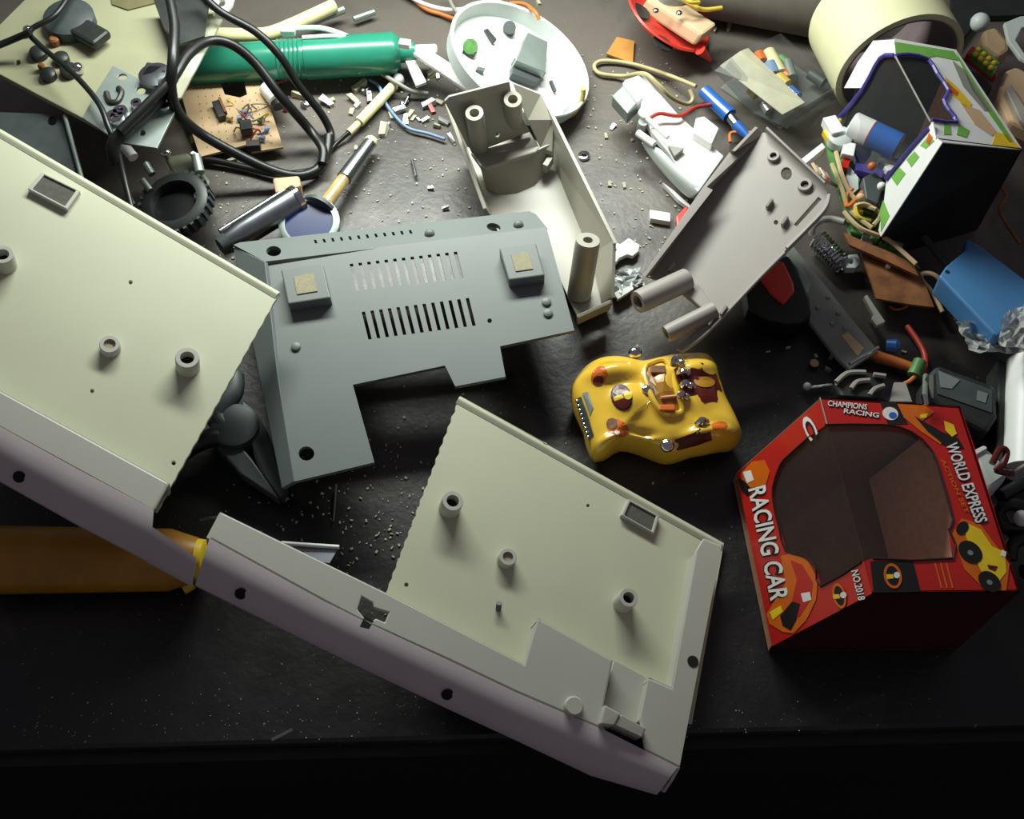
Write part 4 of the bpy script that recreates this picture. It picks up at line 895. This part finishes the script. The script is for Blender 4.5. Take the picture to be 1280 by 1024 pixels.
part('slider', MB().prism([P(1000, 200, 4.2), P(1028, 178, 4.2), P(1032, 184, 4.2), P(1004, 207, 4.2)], (0, 0, -.5)), 'white', cb, bevel=.04)
part('tuning_coil', MB().lathe(CP(1048, 178, .1), CP.n, [(0, .7), (.6, .7), (.7, .5)], 16), 'dish', cb, smooth=True)
part('yellow_part', MB().box(CP(1036, 170, .3), (1, .3, 0), (-.3, 1, 0), CP.n, .5, .7, .4), 'ylw', cb)
for k in range(5):
    part('ribbon_wire', MB().tube([CP(1016 + 4 * k, 205 + 3 * k, .3), CP(1022 + 4 * k, 215 + 3 * k, .7), CP(1030 + 4 * k, 225 + 2 * k, .3)], .1, 6), ['tan', 'wgre', 'white', 'wora', 'wgre'][k], cb)
for k, (pts, m) in enumerate(((((1045, 190), (1055, 225), (1070, 250), (1095, 262)), 'tan'), (((1040, 205), (1052, 235), (1062, 262), (1090, 285)), 'wbei'), (((1078, 240), (1060, 258), (1058, 245), (1066, 235)), 'wora'),
    (((1060, 262), (1080, 255), (1100, 268), (1092, 282)), 'wbei'), (((1055, 265), (1075, 285), (1110, 300), (1145, 330)), 'tan'), (((1050, 150), (1045, 160), (1052, 175)), 'wyel'), (((1068, 250), (1072, 270), (1088, 276)), 'wyel'))):
    part('wire', MB().tube([CP(x, y, .5 + .2 * (i % 2)) for i, (x, y) in enumerate(pts)], .13, 6), m, cb, smooth=True)
for (x, y, m) in ((1086, 262, 'pcbg'), (1072, 288, 'pcbg'), (1096, 298, 'pcbg'), (1120, 308, 'pcbg'), (1088, 280, 'hole'), (1084, 300, 'steel'), (1082, 246, 'pcbg'), (1072, 262, 'ylw')):
    part('pad', MB().box(CP(x, y, .15), (1, -.4, 0), (.4, 1, 0), CP.n, .7, .6, .25), m, cb, bevel=.05)
part('junk_box', MB().prism([P(1078, 222, 2.8), P(1095, 214, 2.8), P(1106, 228, 2.8), P(1098, 255, 2.8), P(1082, 248, 2.8)], (0, 0, -.8)), 'slate', cb, bevel=.1)
for (x, y, l) in ((1102, 233, 'white bead by the purple window edge'), (1076, 247, 'cream bead above the coloured wires'), (1090, 208, 'orange bead inside the green box')):
    solo('bead', l, 'bead', MB().ball(P(x, y, 3.2), .25), 'white' if 'white' in l else 'tan' if 'cream' in l else 'orange', smooth=True)
bb = thing('brown_board', 'rusty brown circuit board lying copper side up right of the coloured wires', 'circuit board', (1120, 350))
BB = slope(1120, 350, 1.4, .02, .05)
part('board', MB().poly(BB, [(1076, 316), (1120, 328), (1150, 340), (1168, 384), (1135, 380), (1095, 373), (1090, 355)], .16), 'pcbb', bb)
part('edge_strip', MB().poly(BB, [(1054, 290), (1075, 300), (1115, 316), (1143, 332), (1148, 345), (1110, 327), (1062, 306)], .2, .5), 'pcbb', bb)
part('solder_blob', MB().ball(BB(1110, 333, .1), .18), 'solder', bb)
wire('pale hooked wire ending left of the coloured wires', [(1015, 294, 1.2), (1016, 284, 1.5), (1025, 276, 1.6), (1040, 274, 1.6), (1056, 278, 1.8)], .2, 'wgre')
wire('tan wire looping between the brown board and the blue box', [(1178, 390, .8), (1165, 365, 1.0), (1152, 350, 1.2), (1154, 342, 1.4), (1170, 345, 1.6), (1185, 365, 1.2), (1196, 400, .8)], .13, 'tan')
wire('fine copper wire curled below the brown board', [(1112, 383, .3), (1120, 387, .3), (1132, 384, .4), (1140, 376, .9)], .07, 'wora')
wire('dark red wire curving down beside the black adaptor', [(1134, 408, .4), (1148, 428, .5), (1156, 445, .6), (1155, 462, .8), (1148, 466, 1)], .16, 'wred')
wire('dark grey cable between the green box and the blue box', [(1155, 297, 1.2), (1170, 315, 1.4), (1185, 332, 1.6)], .2, 'slate')
wire('orange brown pencil like wire passing under the silver pin', [(1050, 418, .5), (1085, 440, .5), (1118, 452, .5), (1140, 460, .5)], .28, 'wora')
wire('dark rust wire at the right edge below the green box', [(1248, 230, .6), (1258, 245, .6), (1250, 265, .6), (1275, 305, .6)], .1, 'pcbb')
# speaker spring coil, square nut
sp = thing('coil_spring', 'sparkling chrome coil spring right of the bracket cover', 'spring', (1037, 315))
pts = []
a, b = P(1022, 300, .8), P(1052, 332, .8); d = b - a; fx, fy, fz = frame(d)
for k in range(73):
    t = k / 72; an_ = t * 2 * math.pi * 9; pts.append(a + d * t + (fx * math.cos(an_) + fy * math.sin(an_)) * .55)
part('coil', MB().tube(pts, .09, 6, 1), 'chrome', sp, smooth=True)
solo('square_nut', 'pale square plastic spacer with a hole beside the coil spring', 'spacer', MB().poly(slope(1065, 325, 1.0, 0, 0), [(1054, 319), (1072, 317), (1077, 328), (1070, 335), (1058, 335)], .5, holes=[hole(1064, 326, 3.8)]), 'dish', bevel=.08)
solo('clip', 'small white stepped plastic clip on the black clutter', 'clip', MB().poly(slope(1093, 387, 1.2, 0, 0), [(1080, 371), (1084, 368), (1096, 386), (1107, 402), (1096, 407), (1089, 398), (1092, 394)], .3), 'creamw', bevel=.04)
# red and black cutter handle, clear strip
rh = thing('cutter_handle', 'black rubber tool handle with a red inlay, under the bracket cover', 'tool', (960, 385))
part('grip', MB().poly(slope(950, 385, 1.6, 0, .05), [(930, 350), (955, 330), (985, 318), (998, 335), (1012, 370), (1015, 392), (1002, 403), (985, 405), (960, 400), (935, 385)], 1.3), 'black', rh, bevel=.4)
part('inlay', MB().poly(slope(950, 385, 1.75, 0, .05), [(948, 345), (972, 326), (980, 327), (992, 352), (994, 364), (980, 380), (965, 368)], .4), 'redplastic', rh, bevel=.12)
part('inlay', MB().poly(slope(855, 260, 1.6, 0, .05), [(845, 270), (856, 258), (862, 258), (856, 275), (846, 285)], .5), 'redplastic', rh, bevel=.1)
cs = thing('clear_strip', 'long clear plastic strip running diagonally under the black clutter', 'strip', (1040, 390))
CSP = slope(1040, 390, .9, 0, 0)
part('strip', MB().poly(CSP, [(983, 318), (992, 308), (1035, 360), (1062, 395), (1098, 438), (1062, 462), (1045, 445), (1012, 402), (1010, 375)], .3), mat('milky_strip', (150, 155, 148), .25, alpha=.7, bump=.4, scale=50), cs, bevel=.05)
part('label_patch', MB().poly(CSP, [(990, 325), (1000, 328), (1014, 355), (1010, 366), (1000, 360)], .03, .04), 'metalgrey', cs)
for (x, y) in ((1035, 372), (1022, 385), (1048, 392), (1056, 410), (1040, 405)): part('rivet', MB().ball(CSP(x, y, .03), .13), 'metalgrey', cs)
part('brown_stain', MB().poly(CSP, [(1052, 420), (1060, 415), (1080, 435), (1072, 445)], .03, .04), 'tan', cs)
solo('led', 'tiny bright blue capped component beside the end of the clear strip', 'component', MB().lathe(P(1108, 432, .6), (1, -.3, .3), [(0, .35), (.5, .38), (.7, .2)], 14), 'blue', smooth=True)
solo('pin', 'thin silver pin crossing the end of the clear strip', 'pin', MB().cyl(P(1062, 455, 1.5), P(1098, 434, 1.5), .09), 'chrome')
solo('pin', 'silver pin standing at the top edge of the red box', 'pin', MB().cyl(P(1157, 470, 1.2), P(1156, 500, 4.0), .14), 'metalgrey')
solo('terminal', 'bright metal terminal touching the top edge of the red box', 'terminal', MB().box(P(1156, 500, 7.9), RT, (0, 1, 0), (0, 0, 1), .2, .5, .2), 'chrome')
solo('sponge', 'dull green plug among the wires above the red box', 'plug', MB().cyl(P(1142, 470, .9), P(1150, 452, 1.0), .35), 'pcbg', smooth=True)
solo('wire', 'short orange wire end under the green plug', 'wire', MB().tube([P(1130, 480, .8), P(1138, 476, .9), P(1148, 466, 1), P(1156, 458, 1.0)], .12), 'wora', smooth=True)
hs = thing('finned_part', 'black curved plastic part with pale fin edges behind the red box', 'part', (1075, 480))
HSP = slope(1075, 480, 1.4, 0, 0)
part('body', MB().poly(HSP, [(1042, 478), (1058, 465), (1085, 464), (1110, 470), (1105, 485), (1095, 498), (1050, 495)], 1.0), 'dark', hs, bevel=.2)
for pts in (((1045, 478), (1060, 466), (1082, 465)), ((1064, 486), (1072, 477), (1087, 475)), ((1087, 494), (1094, 486), (1105, 482)), ((1092, 468), (1107, 470))):
    part('fin', MB().tube([HSP(x, y, .2) for x, y in pts], .13, 6), 'kgrey', hs, smooth=True)
solo('pin', 'silver eyed pin lying left of the finned black part', 'pin', MB().tube([P(1005, 484, .4), P(1012, 485, .3), P(1040, 481, .3)], .09), 'chrome')
solo('bead', 'pale bead on the head of the eyed pin', 'bead', MB().ball(P(1009, 483, .5), .22), 'dish', smooth=True)
solo('bead', 'yellowish flat bead lying above the eyed pin', 'bead', MB().ball(P(1018, 454, .25), .25, squash=.5), 'tan', smooth=True)
solo('card_scrap', 'small grey paper scrap behind the top of the red box', 'card', MB().poly(slope(1125, 490, 1.0, 0, 0), [(1118, 478), (1132, 478), (1140, 502), (1112, 502)], .2), 'kgrey')

# ------------------------------------------------------------------ right edge: blue box, bag, white roll, adaptor, plug, cables, tan figures
bx = thing('blue_case', 'matte blue flat case with a tapered corner at the right edge', 'case', (1230, 360))
BX = slope(1230, 360, 3.2, 0, -.12)
part('lid', MB().poly(BX, [(1174, 345), (1183, 332), (1207, 312), (1208, 298), (1222, 304), (1290, 355), (1290, 385), (1248, 420), (1242, 417)], 1.4), 'bluebox', bx, bevel=.12)
part('hinge_hole', MB().lathe(BX(1184, 340), BX.n, [(0, .12), (.03, .12)], 10), 'hole', bx)
def crumple(seed, pix, z, amp, n=9):
    r_ = random.Random(seed); (x0, y0), (x1, y1), (x2, y2), (x3, y3) = pix; rows = []
    for i in range(n):
        u = i / (n - 1); row = []
        for j in range(n):
            v = j / (n - 1)
            x = (x0 * (1 - u) + x1 * u) * (1 - v) + (x3 * (1 - u) + x2 * u) * v; y = (y0 * (1 - u) + y1 * u) * (1 - v) + (y3 * (1 - u) + y2 * u) * v
            row.append(P(x + r_.uniform(-2, 2), y + r_.uniform(-2, 2), z + r_.uniform(0, amp)))
        rows.append(row)
    return MB().grid(rows, (0, 0, -.04))
solo('plastic_bag', 'crumpled clear plastic bag below the blue case', 'bag', crumple(3, [(1196, 402), (1228, 400), (1282, 440), (1215, 440)], 2.2, 1.0), 'bag')
solo('plastic_bag', 'wrinkled clear wrapper over the right corner of the blue case', 'bag', crumple(5, [(1255, 392), (1290, 375), (1290, 440), (1248, 430)], 3.8, .8), 'bag')
solo('paper_roll', 'bright white upright plastic roll cut by the right edge', 'roll', MB().cyl(P(1288, 455, 2.2), P(1284, 590, 2.0), 1.15, seg=28), 'white', smooth=True)
ad = thing('power_adaptor', 'dark slate power adaptor with a scuffed face below the plastic bag', 'adaptor', (1205, 500))
AP = slope(1205, 500, 2.6, .0, 0)
part('body', MB().poly(AP, [(1160, 468), (1172, 455), (1245, 482), (1248, 520), (1235, 540), (1160, 500)], 2.2), 'dark', ad, bevel=.25)
part('label_face', MB().poly(AP, [(1170, 462), (1240, 487), (1240, 516), (1172, 492)], .08, .06), 'slate', ad)
for q in ([(1173, 463), (1200, 475), (1190, 486), (1176, 484)], [(1222, 488), (1235, 492), (1232, 504), (1221, 500)]):
    part('scuff', MB().poly(AP, q, .03, .1), 'metalgrey', ad)
solo('dark_block', 'dark slate block standing between the adaptor and the white roll', 'block', MB().prism([P(1248, 448, 2.0), P(1263, 452, 2.0), P(1262, 590, 2.0), P(1245, 580, 2.0)], (0, 0, -1.8)), 'dark', bevel=.1)
pg = thing('plug', 'off-white plug body behind the right side of the red box', 'plug', (1230, 590))
part('body', MB().prism([P(1211, 566, 4.6), P(1231, 556, 4.6), P(1252, 575, 4.6), P(1262, 596, 4.6), P(1234, 616, 4.6)], (0, 0, -2.2)), 'dish', pg, bevel=.3)
part('shoulder', MB().prism([P(1211, 566, 4.7), P(1231, 556, 4.7), P(1236, 560, 4.7), P(1215, 572, 4.7)], (0, 0, -.3)), 'white', pg, bevel=.1)
solo('wire', 'maroon wire curl over the off-white plug', 'wire', MB().tube([P(1240, 580, 5.2), P(1250, 562, 5.4), P(1258, 565, 5.3), P(1254, 580, 5.3), P(1246, 588, 5.2), P(1266, 592, 5)], .16), 'maroon', smooth=True)
solo('wire', 'pale twisted wire pair at the right edge beside the plug', 'wire', MB().tube([P(1258, 596, 4.8), P(1268, 590, 5), P(1290, 578, 5)], .12), 'wgre', smooth=True)
solo('bead', 'small white connector knob at the right edge beside the cable coil', 'bead', MB().ball(P(1277, 648, 3.2), .38), 'white', smooth=True)
cable('black coiled cable right of the red box', [(1250, 620, 3), (1290, 605, 2.5), (1298, 650, 2), (1262, 662, 2), (1248, 640, 2.4), (1265, 630, 2.8), (1295, 640, 2.6)], .32)
cable('black ring of cable at the right edge beside the printed car', [(1262, 700, 2), (1266, 680, 2.2), (1285, 672, 2.4), (1305, 685, 2.2), (1300, 710, 2), (1278, 715, 2)], .34)
cable('black cable end below the coiled cable', [(1262, 668, 1.6), (1280, 664, 1.6), (1305, 668, 1.6)], .28)
# blurry tan figures at top right
for i, (nm, l, q, z, m) in enumerate((('plastic_piece', 'tan rounded plastic piece behind the green box, upper', [(1228, 38), (1245, 32), (1262, 52), (1262, 62), (1250, 70), (1230, 56)], 3.0, 'tan'),
    ('plastic_piece', 'large tan plastic piece at the right edge with a pale strip', [(1256, 88), (1272, 82), (1295, 95), (1295, 165), (1262, 150), (1248, 118)], 3.0, 'tan'),
    ('plastic_hook', 'off-white curved plastic arm in the top right corner', [(1255, 28), (1275, 20), (1298, 18), (1298, 32), (1278, 34), (1270, 50), (1290, 80), (1276, 72), (1260, 50)], 3.6, 'dish'),
    ('rubber_piece', 'dull grey rubber piece between the tan plastic pieces', [(1208, 85), (1236, 90), (1242, 108), (1232, 118), (1215, 105)], 2.4, 'slate'),
    ('strip', 'pale pink strip lying on the large tan plastic piece', [(1258, 112), (1264, 104), (1286, 140), (1286, 158), (1276, 150)], 3.4, 'kgrey'))):
    solo(nm, l, 'part', MB().poly(slope(q[0][0], q[0][1], z, 0, 0), q, 1.2 if z < 3.3 else .3), m, bevel=.25 if z < 3.3 else .08)
db = thing('dotted_block', 'yellow green studded block with red ends among tan plastic', 'block', (1235, 75), z=2)
DB = slope(1235, 75, 3.6, 0, 0)
part('base', MB().poly(DB, [(1208, 66), (1216, 56), (1250, 82), (1246, 96)], .6, -.1), 'red', db, bevel=.1)
part('panel', MB().poly(DB, [(1213, 66), (1226, 56), (1250, 78), (1244, 91)], .5, .1), 'pcbg', db, bevel=.05)
for i in range(4):
    for j in range(2):
        part('stud', MB().ball(DB(1220 + i * 6.5 + j * 4 - 1, 68 + i * 5.6 - j * 6, .15), .16), 'ylw', db)
solo('bead', 'small pale round knob near the tan pieces in the top right', 'knob', MB().ball(P(1225, 28, 2.0), .6), 'dish', smooth=True)
solo('board', 'dark grey panel at the back right, beyond the tape roll', 'panel', MB().poly(slope(1220, 5, .5, 0, 0), [(1190, -20), (1300, -20), (1300, 18), (1225, 20), (1195, 60), (1190, 30)], .4), 'dark')

# ------------------------------------------------------------------ small countable debris
solo('foam_block', 'small white rectangular block on the table left of the bracket cover', 'block', MB().poly(slope(825, 269, .4, 0, 0), [(812, 262), (838, 266), (838, 277), (813, 273)], .4), 'white', bevel=.04)
solo('plastic_lug', 'bright white T shaped plastic lug near the bracket cover', 'lug', MB().poly(slope(780, 310, .5, 0, 0), [(764, 304), (768, 301), (775, 305), (786, 297), (800, 306), (798, 314), (791, 320), (784, 318), (775, 322), (770, 328), (764, 323), (771, 312)], .3), 'white', bevel=.05)
solo('washer', 'small steel washer beside the tub housing', 'washer', MB().ring(P(730, 196, .02), (0, 0, 1), .36, .15, .15, 18), 'chrome', smooth=True)
fo = crumple(11, [(752, 338), (800, 335), (805, 356), (768, 372)], .3, .5, 10)
solo('foil_scrap', 'crumpled bright foil scrap between the tub housing and the bracket cover', 'foil', fo, mat('foil', (230, 235, 235), .3, .5, bump=.3))
solo('wood_strip', 'thin pale strip under the crumpled foil scrap', 'strip', MB().poly(slope(785, 370, .7, 0, 0), [(768, 366), (790, 356), (792, 361), (772, 374)], .2), 'white')
bits = [(408, 128, .35, 0), (413, 126, .2, 1), (376, 120, .35, 1), (380, 132, .25, 2), (360, 135, .3, 3), (385, 128, .2, 0), (442, 125, .3, 1), (447, 132, .25, 0), (450, 108, .35, 1), (455, 115, .3, 2), (461, 122, .3, 0), (440, 140, .2, 1), (480, 163, .35, 1), (484, 158, .2, 0),
    (500, 137, .3, 0), (504, 131, .2, 2), (513, 143, .25, 1), (507, 150, .25, 0), (535, 130, .35, 0), (540, 136, .25, 3), (549, 128, .2, 1), (531, 150, .2, 0), (546, 158, .25, 1), (555, 152, .25, 0), (564, 174, .28, 0), (517, 148, .15, 1), (523, 150, .15, 0), (490, 145, .2, 1),
    (540, 92, .3, 1), (547, 96, .2, 0), (458, 90, .2, 1), (538, 235, .2, 0), (557, 260, .2, 0), (757, 170, .15, 1), (762, 230, .15, 1), (780, 232, .15, 1), (766, 159, .15, 0), (790, 175, .12, 1), (673, 3, .2, 1), (920, 7, .2, 1), (912, 32, .3, 0), (893, 38, .2, 1),
    (445, 185, .2, 1), (545, 355, .12, 0), (796, 434, .12, 0), (820, 168, .2, 0), (1035, 462, .15, 0), (1040, 445, .18, 0), (1020, 445, .12, 1), (985, 435, .12, 1), (1002, 330, .2, 1), (1215, 505, .12, 0), (1209, 532, .2, 0), (240, 175, .2, 0), (243, 194, .25, 0), (290, 200, .2, 1), (1130, 440, .12, 1), (960, 440, .1, 1)]
nm = [('solder_crumb', 'bright shiny crumb of solder on the table', 'crumb', 'solder'), ('glue_crumb', 'pale dry glue crumb on the table', 'crumb', 'glue'), ('screw', 'tiny loose steel screw on the table', 'screw', 'steel'), ('plastic_chip', 'small reddish plastic chip on the table', 'chip', 'wred')]
crumbs = []
for i, (x, y, r, k) in enumerate(bits):
    rr = random.Random(i); mb = MB(); c = P(x, y, r * .5); n0, l0, c0, m0 = nm[k]
    if k == 2: mb.cyl(P(x, y, .15), P(x + 6, y - 5, .15), .1, seg=8); mb.lathe(P(x, y, .15), (P(x, y) - P(x + 6, y - 5)), [(0, .25), (.12, .2)], 10)
    else:
        a_ = rr.uniform(0, 3); mb.box(c, (math.cos(a_), math.sin(a_), .2), (-math.sin(a_), math.cos(a_), 0), (0, 0, 1), r * 2 * rr.uniform(.7, 1.5), r * rr.uniform(.7, 1.3), r)
        for v in mb.v: v += V((rr.uniform(-1, 1), rr.uniform(-1, 1), rr.uniform(0, .6))) * r * .25
    crumbs.append((n0, c0, mb, m0, x, y))
LM = [('the swab tip', 495, 103), ('the green tube end', 505, 75), ('the tub housing posts', 600, 140), ('the blue wire end', 555, 172), ('the round lid', 652, 70), ('the brown circuit board', 300, 150), ('the white capacitor', 345, 122),
      ('the black cable loop', 405, 190), ('the steel washer', 730, 196), ('the white mechanism', 805, 170), ('the red cover', 850, 30), ('the red box', 1030, 497), ('the cutter handle', 985, 385), ('the black adaptor', 1205, 500), ('the knurled knob', 225, 262), ('the grey cover', 540, 300), ('the toy car', 820, 450)]
ORD = ['nearest to', 'second nearest to', 'third nearest to', 'fourth nearest to', 'fifth nearest to', 'sixth nearest to', 'seventh nearest to', 'eighth nearest to', 'ninth nearest to', 'tenth nearest to', 'eleventh nearest to', 'twelfth nearest to', 'thirteenth nearest to']
DESC = {'solder_crumb': 'bright shiny crumb of solder', 'glue_crumb': 'pale dry glue crumb', 'screw': 'tiny loose steel screw', 'plastic_chip': 'small reddish plastic chip'}
near = {}
for c_ in crumbs:
    d_, lm = min(((c_[4] - q[1]) ** 2 + (c_[5] - q[2]) ** 2, q[0]) for q in LM); near.setdefault((c_[0], lm), []).append((d_, c_))
for (kind, lm), lst in near.items():
    for k, (d_, c_) in enumerate(sorted(lst, key=lambda q: q[0])):
        solo(c_[0], '%s on the table, %s %s' % (DESC[kind], ORD[k], lm), c_[1], c_[2], c_[3], group=kind.replace('_', ' ') + 's scattered on the table')
for (x0, y0, x1, y1, l) in ((505, 132, 512, 118, 'thin wire leg with a white body below the swab'), (450, 108, 462, 118, 'bent wire clipping by the swab'), (340, 925, 366, 912, 'faint thin clipping on the dark front of the table'), (515, 200, 520, 220, 'dark short clipping on the table left of the tub housing')):
    solo('wire_clipping', l, 'clipping', MB().cyl(P(x0, y0, .2), P(x1, y1, .3), .09), 'steel')
# dust: uncountable specks
rr = random.Random(4); mb = MB()
for k in range(1250):
    if k < 700: x, y = rr.uniform(250, 860), rr.uniform(60, 330)
    elif k < 1050: x, y = rr.gauss(500, 110), rr.gauss(640, 60)
    else: x, y = rr.uniform(0, 1000), rr.gauss(905, 22)
    if k >= 1050 and y > 925: continue
    r = rr.uniform(.012, .03) if k > 1050 else rr.uniform(.02, .08)
    c = P(x, y, r * .5); a_ = rr.uniform(0, 3)
    mb.box(c, (math.cos(a_), math.sin(a_), 0), (-math.sin(a_), math.cos(a_), 0), (0, 0, 1), r * 2, r * rr.uniform(.6, 1.6), r)
o = solo('dust', 'fine pale dust specks scattered over the black table', 'dust', mb, 'glue'); o['kind'] = 'stuff'
